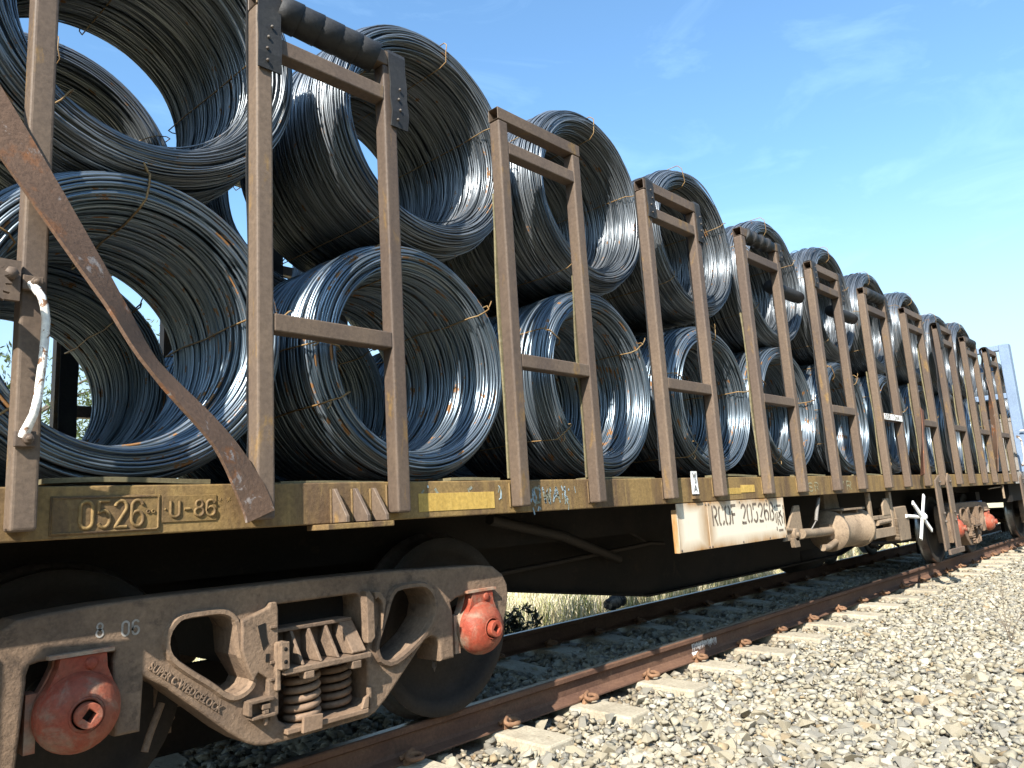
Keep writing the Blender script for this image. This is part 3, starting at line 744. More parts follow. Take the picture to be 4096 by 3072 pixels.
mb.lathe([(0,0),(.02,0),(.02,-.03),(0,-.03)], 'y', (.57,YP-.02,1.85), 6); mb.box(.42,.60,YP-.02,YP-.001,1.77,1.90)
mb.obj('ratchet_winch', m_post, wag)

# ---------------- plates on the sill
def plate(x0, x1, z0, z1, name, mat, y=YS, th=.004, rim=0, parent=wag, bev=.0015):
    mb = MB(); mb.box(x0, x1, y-th, y-.0005, z0, z1)
    o = bevel(mb.obj(name, mat, parent), bev, 2)
    if rim:
        r = MB(); r.tube([(x0+.006,y-th,z0+.006),(x1-.012,y-th,z0+.006),(x1-.006,y-th,z0+.012),(x1-.006,y-th,z1-.012),(x1-.012,y-th,z1-.006),(x0+.006,y-th,z1-.006)], rim, 6, True); r.obj('plate_rim', mat, o)
    return o
pl = plate(.735, 1.078, 1.040, 1.166, 'number_plate', m_sill, rim=.004)
mb = MB(); write_strokes(mb, '0526', .822, 1.059, .088, .038, .0155, .0125, YS-.005, tube=True); mb.objs('raised_digit', m_sill, pl)
mb = MB(); [mb.lathe([(.007,0),(.007,-.003),(.004,-.003),(.004,0)], 'y', (x,YS-.005,1.107), 10) for x in (1.037,1.054)]; mb.objs('plate_rivet', m_sill, pl)
pl = plate(1.084, 1.282, 1.066, 1.160, 'date_plate', m_sill)
mb = MB(); write_strokes(mb, 'U-86', 1.114, 1.084, .056, .031, .0125, .0105, YS-.005, tube=True); mb.objs('raised_digit', m_sill, pl)
mb = MB(); [mb.lathe([(.004,0),(.004,-.003),(0,-.003)], 'y', (x,YS-.004,1.112), 8) for x in (1.096,1.271)]; mb.objs('plate_rivet', m_sill, pl)
mb = MB()
for cx in (1.297, 1.330):
    for q in range(3): a = q*PI/3; mb.tube([(cx+.008*math.cos(a),YS-.0005,1.140+.008*math.sin(a)),(cx-.008*math.cos(a),YS-.0005,1.140-.008*math.sin(a))], .0014, 5)
mb.objs('weld_star', m_sill, wag)
plate(2.245, 2.742, 1.058, 1.142, 'reflector_strip', m_yel, th=.0025)
plate(5.155, 5.41, 1.072, 1.118, 'reflector_strip', m_yel, th=.0025)
plate(5.412, 5.64, 1.080, 1.138, 'reflector_strip', m_yel, th=.003)
plate(9.36, 9.62, 1.065, 1.14, 'reflector_strip', m_yel, th=.0025)
plate(14.05, 14.17, 1.07, 1.14, 'reflector_strip', m_yel, th=.0025)
# graffiti
mb = MB(); write_strokes(mb, 'EOWAI', 2.955, 1.075, .082, .058, .024, .012, YS-.0008, jit=.004)
for _ in range(26):
    x = random.uniform(2.93, 3.42); z = random.uniform(1.05, 1.17); ribbon(mb, [(x, z), (x+random.uniform(-.015,.015), z-random.uniform(.01,.05))], random.uniform(.004,.012), YS-.0003)
for _ in range(14):
    x = random.uniform(2.22, 2.80); z = random.uniform(1.12, 1.185); ribbon(mb, [(x, z), (x+random.uniform(-.02,.02), z-random.uniform(.01,.035))], random.uniform(.006,.014), YS-.0003)
mb.tube([(2.775+.02*math.cos(a), YS+.001, 1.135+.035*math.sin(a)) for a in np.linspace(-1.5,1.5,10)], .004, 5)
[tag(o_, kind='stuff') for o_ in [mb.obj('chalk_scrawl', m_gr1, wag)]]
mb = MB(); write_strokes(mb, 'DSR', 6.55, 1.065, .075, .085, .05, .012, YS-.0008, jit=.003); write_strokes(mb, 'YR', 7.40, 1.065, .08, .13, .06, .014, YS-.0008, jit=.003); mb.objs('chalk_letter', m_gr2, wag)
# hanging paper tag with marker strokes
tg = empty('paper_tag', (0,0,0), wag)
mb = MB(); N = 6
vs = [(x, YS-.014-.0015*math.sin(i*1.3)-(.004 if i < 1 else 0), z) for i, z in enumerate(np.linspace(1.085, 1.243, N)) for x in (4.664+.002*i, 4.756)]
mb.add(vs + [(a, b+.0015, c) for a, b, c in vs], [(i*2, i*2+1, i*2+3, i*2+2) for i in range(N-1)] + [(2*N+i*2, 2*N+i*2+2, 2*N+i*2+3, 2*N+i*2+1) for i in range(N-1)]); mb.obj('card', m_wtag, tg)
mb = MB(); write_strokes(mb, 'W', 4.690, 1.200, .034, .036, .0, .006, YS-.0175); write_strokes(mb, 'D', 4.712, 1.160, .028, .020, .0, .005, YS-.0175); write_strokes(mb, 'A', 4.690, 1.100, .045, .045, .0, .006, YS-.0185); mb.objs('marker_stroke', m_black, tg)
mb = MB(); mb.box(4.680, 4.760, YS-.03, YS-.001, 1.052, 1.072); mb.obj('tag_holder', m_sill, tg)
# number board below the sill
sb = empty('number_board', (0,0,0), wag)
mb = MB(); mb.box(4.455, 6.125, YS-.006, YS+.0, .700, 1.024); bevel(mb.obj('board_panel', m_sign, sb), .002, 2)
mb = MB(); mb.box(4.440, 4.453, YS-.012, YS+.028, .70, .985); mb.box(4.862, 4.866, YS-.0085, YS-.0065, .702, 1.022); mb.objs('board_edge', m_sign, sb)
mb = MB(); write_strokes(mb, 'RCOF 20526B', 4.925, .853, .136, .068, .028, .019, YS-.0062, stencil=True, space=.22); mb.objs('stencil_letter', m_sten, sb)
mb = MB()
bx0, bx1, bz0, bz1 = 5.945, 6.098, .765, .962
for a, b in (((bx0,bz0),(bx0,bz0+.03)),((bx0,bz0+.06),(bx0,bz1-.06)),((bx0,bz1-.02),(bx0,bz1)),((bx1,bz0),(bx1,bz0+.02)),((bx1,bz0+.05),(bx1,bz1-.06)),((bx1,bz1-.03),(bx1,bz1)),((bx0+.03,bz0),(bx1-.04,bz0)),((bx0+.03,bz1),(bx1-.04,bz1)),((bx0+.03,bz1-.05),(bx0+.03,bz0+.04)),((bx0+.05,bz1-.1),(bx1-.05,bz1-.04)),((bx0+.06,bz1-.05),(bx1-.03,bz1-.1)),((bx0+.05,bz0+.09),(bx0+.085,bz0+.035)),((bx1-.045,bz0+.1),(bx1-.04,bz0+.05))):
    ribbon(mb, [a, b], .017, YS-.0062)
mb.objs('stencil_mark', m_sten, sb)
mb = MB()
for x, z in ((4.845,.712),(4.885,.712),(4.845,1.008),(4.885,1.008),(4.475,.715),(5.35,.715),(5.8,.715),(6.10,.715),(5.35,1.01),(5.8,1.01)): mb.lathe([(.0075,0),(.0075,-.004),(0,-.005)], 'y', (x, YS-.006, z), 8)
mb.objs('board_rivet', m_bolt, sb)
# jacking pad with three gussets
jp = empty('jacking_pad', (0,0,0), wag)
mb = MB(); mb.box(1.690, 2.020, YS-.110, YS+.05, 1.004, 1.0265); bevel(mb.obj('pad_plate', m_sill, jp), .003, 2)
for x in (1.780, 1.884, 1.980):
    mb = MB(); mb.prism([(YS-.0005,1.030),(YS-.105,1.030),(YS-.105,1.055),(YS-.018,1.172),(YS-.0005,1.172)], x, x+.017, 'x'); bevel(mb.obj('gusset', m_post, jp), .002, 1)
    w_ = MB(); w_.tube([(x-.004, YS-.001, z) for z in np.linspace(1.03,1.17,15)], [.005+.0015*(i%2) for i in range(15)], 6); w_.obj('weld_bead', m_sill, jp)
# weld beads beside the near posts
mb = MB()
for j in range(1, 6):
    for dx in (0, INF):
        x = XL0+PITCH*j+dx-.006; mb.tube([(x, YS-.001, z) for z in np.linspace(1.06,1.185,12)], [.005+.001*(i%2) for i in range(12)], 5)
mb.objs('weld_bead', m_sill, wag)

# ---------------- bogies
CXB, CZB = 1.82, 0.0
AX = (.888, 2.752)        # axle x of the near bogie
SF_OUT = [(.640,.10),(.640,.725),(.659,.753),(.700,.780),(.785,.790),(.926,.799),(1.08,.803),(1.3,.803),(1.556,.801),(1.878,.801),(2.255,.794),(2.415,.785),(2.764,.772),(2.871,.757),(2.941,.710),(2.972,.654),(2.974,.590),(2.962,.54),(2.935,.470),(2.900,.37),(2.865,.37),(2.862,.60),(2.850,.632),(2.671,.632),(2.604,.626),(2.563,.607),(2.574,.56),(2.572,.344),(2.484,.342),(2.480,.415),(2.465,.452),(2.43,.468),(2.39,.455),(2.234,.310),(2.157,.239),(2.092,.192),(2.052,.181),(1.849,.180),(1.645,.180),(1.569,.185),(1.525,.195),(1.490,.212),(1.417,.267),(1.315,.358),(1.209,.450),(1.186,.473),(1.10,.53),(1.092,.348),(1.010,.350),(.995,.60),(1.0,.632),(.771,.638),(.744,.632),(.735,.60),(.736,.58),(.718,.33),(.690,.28)]
SF_OUT = [p_ for p_ in SF_OUT if not (p_ == (.640,.10))]
SF_OUT[0] = (.646,.725); SF_OUT.append((.66,.28)); SF_OUT.append((.62,.45)); SF_OUT.append((.618,.66))
WL = [(1.187,.62),(1.19,.664),(1.216,.698),(1.243,.709),(1.352,.709),(1.394,.702),(1.42,.681),(1.433,.651),(1.442,.547),(1.472,.495),(1.501,.446),(1.49,.425),(1.468,.411),(1.438,.404),(1.408,.414),(1.354,.463),(1.273,.523),(1.206,.58)]
WC = [(1.607,.704),(1.616,.715),(1.99,.714),(2.013,.712),(2.026,.696),(2.050,.521),(2.058,.254),(2.02,.232),(1.72,.232),(1.66,.240),(1.625,.265),(1.616,.294),(1.612,.50)]
WR = [(2.112,.47),(2.119,.498),(2.16,.583),(2.197,.674),(2.227,.702),(2.356,.704),(2.404,.690),(2.433,.651),(2.443,.613),(2.427,.555),(2.360,.485),(2.260,.425),(2.180,.396),(2.132,.416),(2.117,.444)]
YF, YBk = -1.092, -.90
SFM = curve_plate('side_frame', SF_OUT, [WL, WC, WR], YF, YBk, .012); SFM.materials.append(m_bogie)
for pl_ in SFM.polygons: pl_.use_smooth = False
def rim_mesh(pts, w, th, smooth=1):
    pts = smooth_poly(pts, smooth); n = len(pts); cx = sum(p_[0] for p_ in pts)/n; cz = sum(p_[1] for p_ in pts)/n
    a = sum(pts[i][0]*pts[(i+1)%n][1]-pts[(i+1)%n][0]*pts[i][1] for i in range(n)); sg = 1 if a > 0 else -1
    mb = MB(); inn = []; outr = []
    for i in range(n):
        p0, p2 = pts[i-1], pts[(i+1)%n]; dx, dz = p2[0]-p0[0], p2[1]-p0[1]; l = math.hypot(dx, dz) or 1
        nx, nz_ = sg*dz/l, -sg*dx/l; inn.append(pts[i]); outr.append((pts[i][0]+nx*w, pts[i][1]+nz_*w))
    vs = [(p_[0], YF+.002, p_[1]) for p_ in inn] + [(p_[0]*.8+q[0]*.2, YF-th, p_[1]*.8+q[1]*.2) for p_, q in zip(inn, outr)] + [(p_[0]*.3+q[0]*.7, YF-th, p_[1]*.3+q[1]*.7) for p_, q in zip(inn, outr)] + [(q[0], YF+.002, q[1]) for q in outr]
    fs = [(r_*n+i, r_*n+(i+1)%n, (r_+1)*n+(i+1)%n, (r_+1)*n+i) for r_ in range(3) for i in range(n)]
    mb.add(vs, fs, 0, False); return mb.mesh('window_rim')
RIML = rim_mesh(WL, .030, .020); RIMR = rim_mesh(WR, .032, .022)
def bogie_parts():
    """list of (name, mesh, materials, bevel)"""
    P = []
    P.append(('side_frame', SFM, [m_bogie], 0))
    P.append(('window_rim', RIML, [m_bogie], 0)); P.append(('window_rim', RIMR, [m_bogie], 0))
    # guide columns beside the bolster
    mb = MB()
    mb.prism([(1.452,.675),(1.50,.690),(1.565,.712),(1.573,.73),(1.600,.73),(1.606,.70),(1.606,.300),(1.565,.28),(1.560,.44),(1.52,.47),(1.50,.44),(1.472,.50),(1.452,.56)], YF-.034, YF+.004)
    P.append(('guide_column', mb.mesh('guide_column'), [m_bogie], .006))
    mb = MB(); mb.prism([(1.515,.648),(1.548,.655),(1.553,.60),(1.560,.575),(1.538,.552)], YF-.0365, YF-.0345); mb.prism([(1.550,.535),(1.566,.535),(1.562,.505),(1.548,.505)], YF-.0365, YF-.0345); P += [('column_hole_shade', q.mesh('column_hole_shade'), [m_hole_shade], 0) for q in mb.split()]  # flat dark plates on the column face, painted shade of its holes
    mb = MB()
    for z in (.635,.50,.435): mb.box(1.566,1.597,YF-.044,YF-.034,z-.006,z+.006)
    mb.box(1.480,1.580,YF-.050,YF,.360,.374); mb.prism([(1.470,.372),(1.486,.372),(1.486,.315),(1.47,.32)], YF-.05, YF); mb.box(1.487,1.585,YF-.05,YF,.300,.312)
    mb.box(1.530,1.565,YF-.045,YF-.015,.330,.350); mb.box(1.537,1.558,YF-.045,YF-.02,.313,.328); mb.lathe([(0,0),(.012,0),(.012,-.03),(0,-.03)], 'z', (1.55,YF-.03,.300), 6)
    P += [('wedge_pocket', q.mesh('wedge_pocket'), [m_bogie], .003) for q in mb.split()]
    mb = MB(); mb.prism([(2.028,.725),(2.048,.725),(2.070,.690),(2.072,.52),(2.050,.50),(2.030,.50)], YF-.045, YF+.004); mb.prism([(2.080,.715),(2.112,.715),(2.145,.672),(2.118,.545),(2.125,.66),(2.100,.69),(2.085,.68)], YF-.035, YF+.004); mb.prism([(2.045,.31),(2.062,.315),(2.062,.24),(2.05,.215)], YF-.02, YF+.004)
    P += [('guide_column', q.mesh('guide_column'), [m_bogie], .005) for q in mb.split()]
    # bolster end pocket
    mb = MB(); yb0, yb1 = -1.00, -1.165
    mb.box(1.612,2.028,yb1,-.60,.445,.468); mb.box(1.612,2.000,yb0-.06,-.60,.598,.614); mb.box(1.612,2.020,yb0,-.60,.47,.596)
    mb.box(1.590,1.628,yb1-.01,yb1+.06,.47,.575); mb.box(1.585,1.605,yb1+.02,yb1+.08,.39,.57); mb.box(1.700,1.745,yb1,yb1+.05,.415,.444); mb.box(1.93,1.975,yb1,yb1+.05,.412,.444)
    for x in (1.695, 1.778, 1.862): mb.prism([(yb0,.470),(yb1+.012,.470),(yb0-.058,.597),(yb0,.597)], x, x+.014, 'x')
    mb.prism([(yb0,.470),(yb1+.012,.472),(yb1+.006,.480),(yb0-.058,.600),(yb0,.600)], 1.935, 2.005, 'x')
    P += [('bolster', q.mesh('bolster'), [m_bogie], .004) for q in mb.split()]
    mb = MB(); [mb.lathe([(.008,0),(.008,-.001),(0,-.001)], 'y', (1.609,yb1-.0105,z), 10) for z in (.50,.548)]; P += [('bolt_hole_shade', q.mesh('bolt_hole_shade'), [m_hole_shade], 0) for q in mb.split()]  # dark discs laid on the bracket, shade of bolt holes put into colour
    def spring(cx, cy, R, z0, z1, r, turns):
        m_ = MB(); N = int(turns*20); m_.tube([(cx+R*math.cos(2*PI*i/20), cy+R*math.sin(2*PI*i/20), z0+(z1-z0)*i/N) for i in range(N+1)], r, 8); return m_
    for cx, cy in ((1.760,-1.035),(1.955,-.975)):
        P.append(('spring', spring(cx, cy, .066, .232, .445, .0145, 6.0).mesh('spring'), [m_spring], 0))
    P.append(('spring', spring(1.86,-.88,.07,.24,.445,.0145,6).mesh('spring'), [m_spring], 0))
    mb = MB(); mb.box(1.64,2.03,-1.13,-.86,.212,.231); mb.prism([(1.70,.205),(1.79,.205),(1.795,.262),(1.705,.268)], -1.145, -1.128); mb.prism([(1.995,.232),(2.03,.232),(2.036,.285),(2.012,.275)], -1.13, -1.112)
    P += [('spring_seat', q.mesh('spring_seat'), [m_spring], .003) for q in mb.split()]
    # wheelsets
    for ax in AX:
        mb = MB(); R = .460
        for sg in (-1, 1):
            yo = sg*.825; 
            prof = [(.09, .04), (.20, .035), (.30, .055), (.375, .03), (.39, .004), (R-.012, 0), (R, .006)]
            mb.lathe([(r_, -sg*0+(-sg)*(-a) if False else yo - sg*a) for r_, a in prof], 'y', (ax, 0, R), 48, 0)
            mb.lathe([(R, yo-sg*.006), (R+.003, yo-sg*.09), (R+.012, yo-sg*.105), (R+.028, yo-sg*.115), (R+.028, yo-sg*.125), (R+.018, yo-sg*.135), (.39, yo-sg*.135)], 'y', (ax, 0, R), 48, 1)
            mb.lathe([(.39, yo-sg*.135), (.30, yo-sg*.09), (.2, yo-sg*.08), (.09, yo-sg*.1)], 'y', (ax, 0, R), 48, 0)
        mb.lathe([(.075,-.88),(.075,.88)], 'y', (ax,0,R), 20, 0); mb.lathe([(.07,-1.1),(.07,-.86)], 'y', (ax,0,R), 16, 0); mb.lathe([(.07,.86),(.07,1.1)], 'y', (ax,0,R), 16, 0)
        P.append(('wheelset', mb.mesh('wheelset'), [m_wheel, m_tread], 0))
    # bearing housings with end caps
    for ax in AX:
        cz = .462
        mb = MB()
        mb.lathe([(.075,-.93),(.108,-.935),(.112,-1.04),(.120,-1.055),(.130,-1.062),(.134,-1.085)], 'y', (ax,0,cz), 36, 1)
        mb.lathe([(.134,-1.085),(.131,-1.110),(.122,-1.135),(.105,-1.160),(.080,-1.178),(.058,-1.186),(.056,-1.186)], 'y', (ax,0,cz), 36, 0)
        mb.lathe([(.057,-1.180),(.052,-1.192),(.046,-1.186)], 'y', (ax,0,cz), 28, 0)
        # upward tongue to the jaw roof
        pr = [(-.125,-.02),(-.118,.05),(-.088,.105),(-.068,.150),(-.064,.178),(.078,.178),(.082,.130),(.100,.085),(.125,.03),(.125,-.02)]
        mb.prism([(ax+a, cz+b) for a, b in pr], -1.118, -1.062, 'y', 0)
        mb.prism([(ax+a-.006, cz+b) for a, b in pr], -1.062, -1.02, 'y', 1)
        mb.lathe([(.020,0),(.020,-.006),(.012,-.009),(0,-.009)], 'y', (ax+.03,-1.118,cz+.150), 12, 0)
        mb.box(ax-.145, ax-.112, -1.06, -.98, cz-.11, cz+.075, 1); mb.box(ax-.10, ax+.10, -1.125, -.95, cz+.180, cz+.192, 1)
        P.append(('bearing_cap', mb.mesh('bearing_cap'), [m_cap, m_capdust], 0))
        o_ = [( .040*math.cos(2*PI*k/28), .040*math.sin(2*PI*k/28)) for k in range(28)]; sq = [(.023*math.cos(a), .023*math.sin(a)) for a in (.1, .1+PI/2, .1+PI, .1+1.5*PI)]
        hub = curve_plate('cap_plug', [(ax+a, cz+b) for a, b in o_], [[(ax+a, cz+b) for a, b in sq]], -1.218, -1.176, .003)
        P.append(('cap_plug', hub, [m_cap], 0))
        mb = MB(); mb.tube([(ax+a, -1.180, cz+b) for a, b in o_[:8]], .001, 3); mb.lathe([(.041,-1.179),(0,-1.179)], 'y', (ax,0,cz), 16); P.append(('plug_bore', mb.mesh('plug_bore'), [m_wheel], 0))
    mb = MB(); mb.box(1.38,1.92,-.46,-.40,.08,.44); mb.box(2.10,2.46,-.46,-.40,.17,.74); P += [('added_dark_panel', q.mesh('added_dark_panel'), [m_under], 0) for q in mb.split()]  # added dark panels, hiding the bright ground behind the side frame windows
    # brake rigging between wheels (dark)
    mb = MB(); mb.tube([(1.22,-.95,.40),(1.17,-.97,.30),(1.15,-.98,.25)], .014, 7); mb.box(1.25,1.32,-.80,-.70,.25,.62); mb.tube([(1.3,-.7,.35),(2.3,-.7,.35)], .03, 7); mb.tube([(1.32,-.75,.3),(1.32,.75,.3)], .035, 7); mb.tube([(2.32,-.75,.3),(2.32,.75,.3)], .035, 7)
    mb.lathe([(0,0),(.012,0),(.012,-.035),(.006,-.04),(0,-.06)], 'z', (2.50,-1.02,.342), 8)
    P += [('brake_rigging', q.mesh('brake_rigging'), [m_bogie], .003) for q in mb.split()]
    return P
BP = bogie_parts()
for (nm, me, ms, bv) in BP:
    if len(me.materials) == 0:
        for m_ in ms: me.materials.append(m_)
SF2 = SFM
def place_bogie(dx, marks=False):
    bg_ = empty('bogie', (dx, 0, 0), wag if True else None)
    for nm, me, ms, bv in BP:
        o = new_obj(nm, me, None, bg_)
        if bv: bevel(o, bv, 2)
    o = new_obj('side_frame', SFM, None, bg_); o.scale = (1,-1,1)
    mb = MB(); mb.box(1.612,2.028,-.95,.95,.45,.74); new_obj('bolster_beam', mb.mesh('bolster_beam'), m_under, bg_)
    if marks:
        t1 = text_mesh('SUPER C WEDGELOCK', .038, .004, 'cast_lettering', .86)
        o = new_obj('cast_lettering', t1, m_bogie, bg_); o.location = (1.112, YF-.001, .556); o.rotation_euler = (0, math.radians(38.2), 0)
        mb = MB(); write_strokes(mb, '06', 1.022, .682, .048, .022, .012, .007, YF-.0005); write_strokes(mb, '8', .938, .690, .046, .022, .01, .006, YF-.0005); mb.objs('painted_digit', m_sten2, bg_)
        mb = MB(); write_strokes(mb, 'D', 2.335, .440, .024, .014, .0, .005, YF-.004, tube=True); write_strokes(mb, '12', 2.275, .395, .022, .010, .01, .005, YF-.004, tube=True); mb.obj('cast_digits', m_bogie, bg_)
    return bg_
m_sten2 = worn('faded_stencil_white', (.38,.35,.31), (.30,.27,.23), None, 20, rough=.8)
place_bogie(0, True)
place_bogie(11.05)
bpy.data.meshes['side_frame'].update()

# ---------------- brake gear under the middle and far half
bgk = empty('brake_gear', (0,0,0), wag)
yc = -1.06
mb = MB(); mb.lathe([(0,7.50),(.195,7.50),(.195,7.54),(.172,7.545),(.176,7.62),(.180,8.20),(.195,8.205),(.205,8.24),(.12,8.27),(0,8.27)], 'x', (0,yc,.675), 32); mb.obj('brake_cylinder', m_brake, bgk)
mb = MB(); mb.box(7.56,8.18,yc-.14,yc+.1,.862,.882); mb.box(7.62,7.66,yc-.10,yc+.1,.82,.862); mb.box(8.05,8.09,yc-.10,yc+.1,.82,.862); mb.prism([(7.64,.885),(8.04,.885),(8.0,1.03),(7.66,1.03)], yc+.06, yc+.1); mb.box(7.42,7.50,yc-.05,yc+.05,.60,.75); mb.objs('cylinder_bracket', m_brake, bgk, .004)
mb = MB(); mb.tube([(6.55,-1.2,.705),(7.0,-1.16,.690),(7.45,-1.10,.680)], .042, 12); mb.obj('push_rod', m_brake, bgk)
mb = MB(); mb.tube([(7.1,-1.15,.545),(7.25,-1.14,.540),(7.5,-1.12,.575)], .03, 10); mb.tube([(6.15,-1.2,.76),(6.45,-1.18,.74)], .018, 8); mb.objs('brake_rod', m_brake, bgk)
mb = MB(); mb.prism([(6.22,.66),(6.62,.655),(6.60,.95),(6.50,.95)], -1.19, -1.17); mb.lathe([(0,0),(.055,0),(.055,-.03),(.022,-.03),(.022,-.05),(0,-.05)], 'y', (6.42,-1.19,.705), 14); mb.prism([(6.36,.60),(6.46,.60),(6.44,.68),(6.34,.68)], -1.22, -1.18); mb.objs('lever_bracket', m_brake, bgk, .003)
mb = MB(); mb.box(6.56,6.66,-1.0,-.98,.70,1.02); mb.box(8.02,8.10,-1.0,-.9,.90,1.02); mb.objs('hanger', m_under, bgk)
mb = MB(); mb.tube([(7.02,-1.2,1.0),(6.93,-1.2,.86),(6.90,-1.2,.80)], .016, 6); mb.tube([(6.90,-1.2,.80),(6.72,-1.2,.70)], .006, 6); mb.obj('release_rod', m_greyp, bgk)
# bracket frame, louvred box
mb = MB(); mb.box(8.30,8.36,-1.21,-1.17,.54,1.02); mb.box(8.30,9.02,-1.212,-1.172,.545,.64); mb.box(8.38,8.95,-1.205,-1.165,.735,.775); mb.box(8.95,9.02,-1.21,-1.17,.55,1.02); mb.prism([(8.70,.77),(8.92,.77),(8.92,.95),(8.78,.95),(8.70,.88)], -1.21, -1.19); mb.tube([(8.50,-1.19,.70),(8.90,-1.19,.71)], .03, 8); mb.objs('bracket_frame', m_brake, bgk, .004)
mb = MB(); mb.prism([(9.03,.84),(9.44,.85),(9.50,.70),(9.48,.47),(9.14,.47)], -1.22, -1.05); bevel(mb.obj('handbrake_box', m_brake, bgk), .01, 2)
mb = MB()
for k in range(15): mb.box(9.00,9.06,-1.24,-1.19,.50+k*.0155,.507+k*.0155)
mb.objs('cooling_fin', m_brake, bgk)
hw = MB()
hx, hy, hz = 9.83, -1.27, .705
for k in range(2):
    a = math.radians((54, -31)[k]); dx, dz = math.cos(a), math.sin(a)
    hw.tbox(Matrix.Translation((hx,hy,hz)) @ Matrix.Rotation(-a, 4, 'Y'), .62 if k == 0 else .68, .02, .05)
hw.lathe([(0,.02),(.045,.02),(.045,-.035),(.025,-.035),(.025,-.05),(0,-.05)], 'y', (hx,hy,hz), 12); hw.tube([(hx-.45,hy+.05,hz+.03),(hx,hy+.03,hz)], .022, 8)
bevel(hw.obj('handbrake_wheel', m_wtag, wag), .005, 2)
# step stirrups
def stirrup(x0, x1):
    st = empty('step_stirrup', (0,0,0), wag); mb = MB()
    y0, y1 = YP-.035, YP-.012
    mb.prism([(x0,1.12),(x0+.20,1.19),(x0+.20,.30),(x0+.02,.27),(x0,.64)], y0+.012, y1+.012)
    mb.prism([(x1-.2,1.12),(x1-.12,1.21),(x1,1.16),(x1,.28),(x1-.2,.28)], y0, y1)
    mb.box(x0+.03, x1, y0-.03, y0, .225, .29)
    bevel(mb.obj('stirrup_bars', m_post, st), .006, 2)
    mb = MB(); [mb.lathe([(0,0),(.018,0),(.018,-.02),(0,-.02)], 'y', (x, y0, z), 6) for x in (x0+.1, x1-.1) for z in (.62, .72, 1.10)]; mb.objs('stirrup_bolt', m_bolt, st)
stirrup(10.25, 10.92); stirrup(15.30, 15.95)
grab(15.10)
st = empty('step_stirrup', (0,0,0), wag); y0, y1 = YP-.035, YP-.012
mb = MB(); mb.prism([(-.15,1.12),(.08,1.19),(.08,.30),(-.13,.27)], y0+.012, y1+.012); bevel(mb.obj('stirrup_bar', m_post, st), .006, 2)
mb = MB(); mb.prism([(.14,1.15),(.20,1.21),(.48,1.19),(.48,.87),(.545,.86),(.545,.28),(.20,.28),(.14,.55)], y0, y1); bevel(mb.obj('stirrup_bar', m_post, st), .006, 2)
mb = MB(); mb.box(-.13, .545, y0-.03, y0-.001, .225, .29); bevel(mb.obj('step_tread', m_post, st), .006, 2)
for j_ in (4, 5):
    x_ = XL0+PITCH*j_+INF+PW+.01; mb = MB(); mb.lathe([(0,0),(.055,.004),(.062,.06),(.060,.3),(.063,.5),(.058,PITCH-INF-PW-.05),(0,PITCH-INF-PW-.045)], 'x', (x_, -1.19, 2.95), 20); mb.obj('rubber_roll', m_rubber, wag)
# air reservoir low in the middle
mb = MB(); mb.lathe([(0,8.5),(.12,8.51),(.17,8.56),(.17,9.25),(.12,9.3),(0,9.31)], 'x', (0,-.15,.34), 24); mb.obj('air_reservoir', m_under, wag)
mb = MB(); mb.tube([(10.1,-.5,.42),(10.5,-.5,.30),(10.9,-.5,.38),(11.3,-.5,.28)], .02, 6); mb.tube([(9.9,-.6,.4),(11.4,-.6,.34)], .025, 6); mb.objs('brake_hose', m_under, wag)
mb = MB(); mb.tube([(13.9,-1.15,.97),(14.6,-1.2,.99)], .010, 6); mb.tube([(14.55,-1.22,1.02),(14.55,-1.22,.80)], .018, 6); mb.objs('uncoupling_bar', m_brake, bgk)
mb = MB(); mb.box(13.95,14.2,-.95,-.7,.80,.93); mb.obj('valve_box', m_under, bgk); mb = MB(); mb.box(13.98,14.2,-.97,-.7,.70,.79); mb.obj('valve_label', m_blued, bgk)

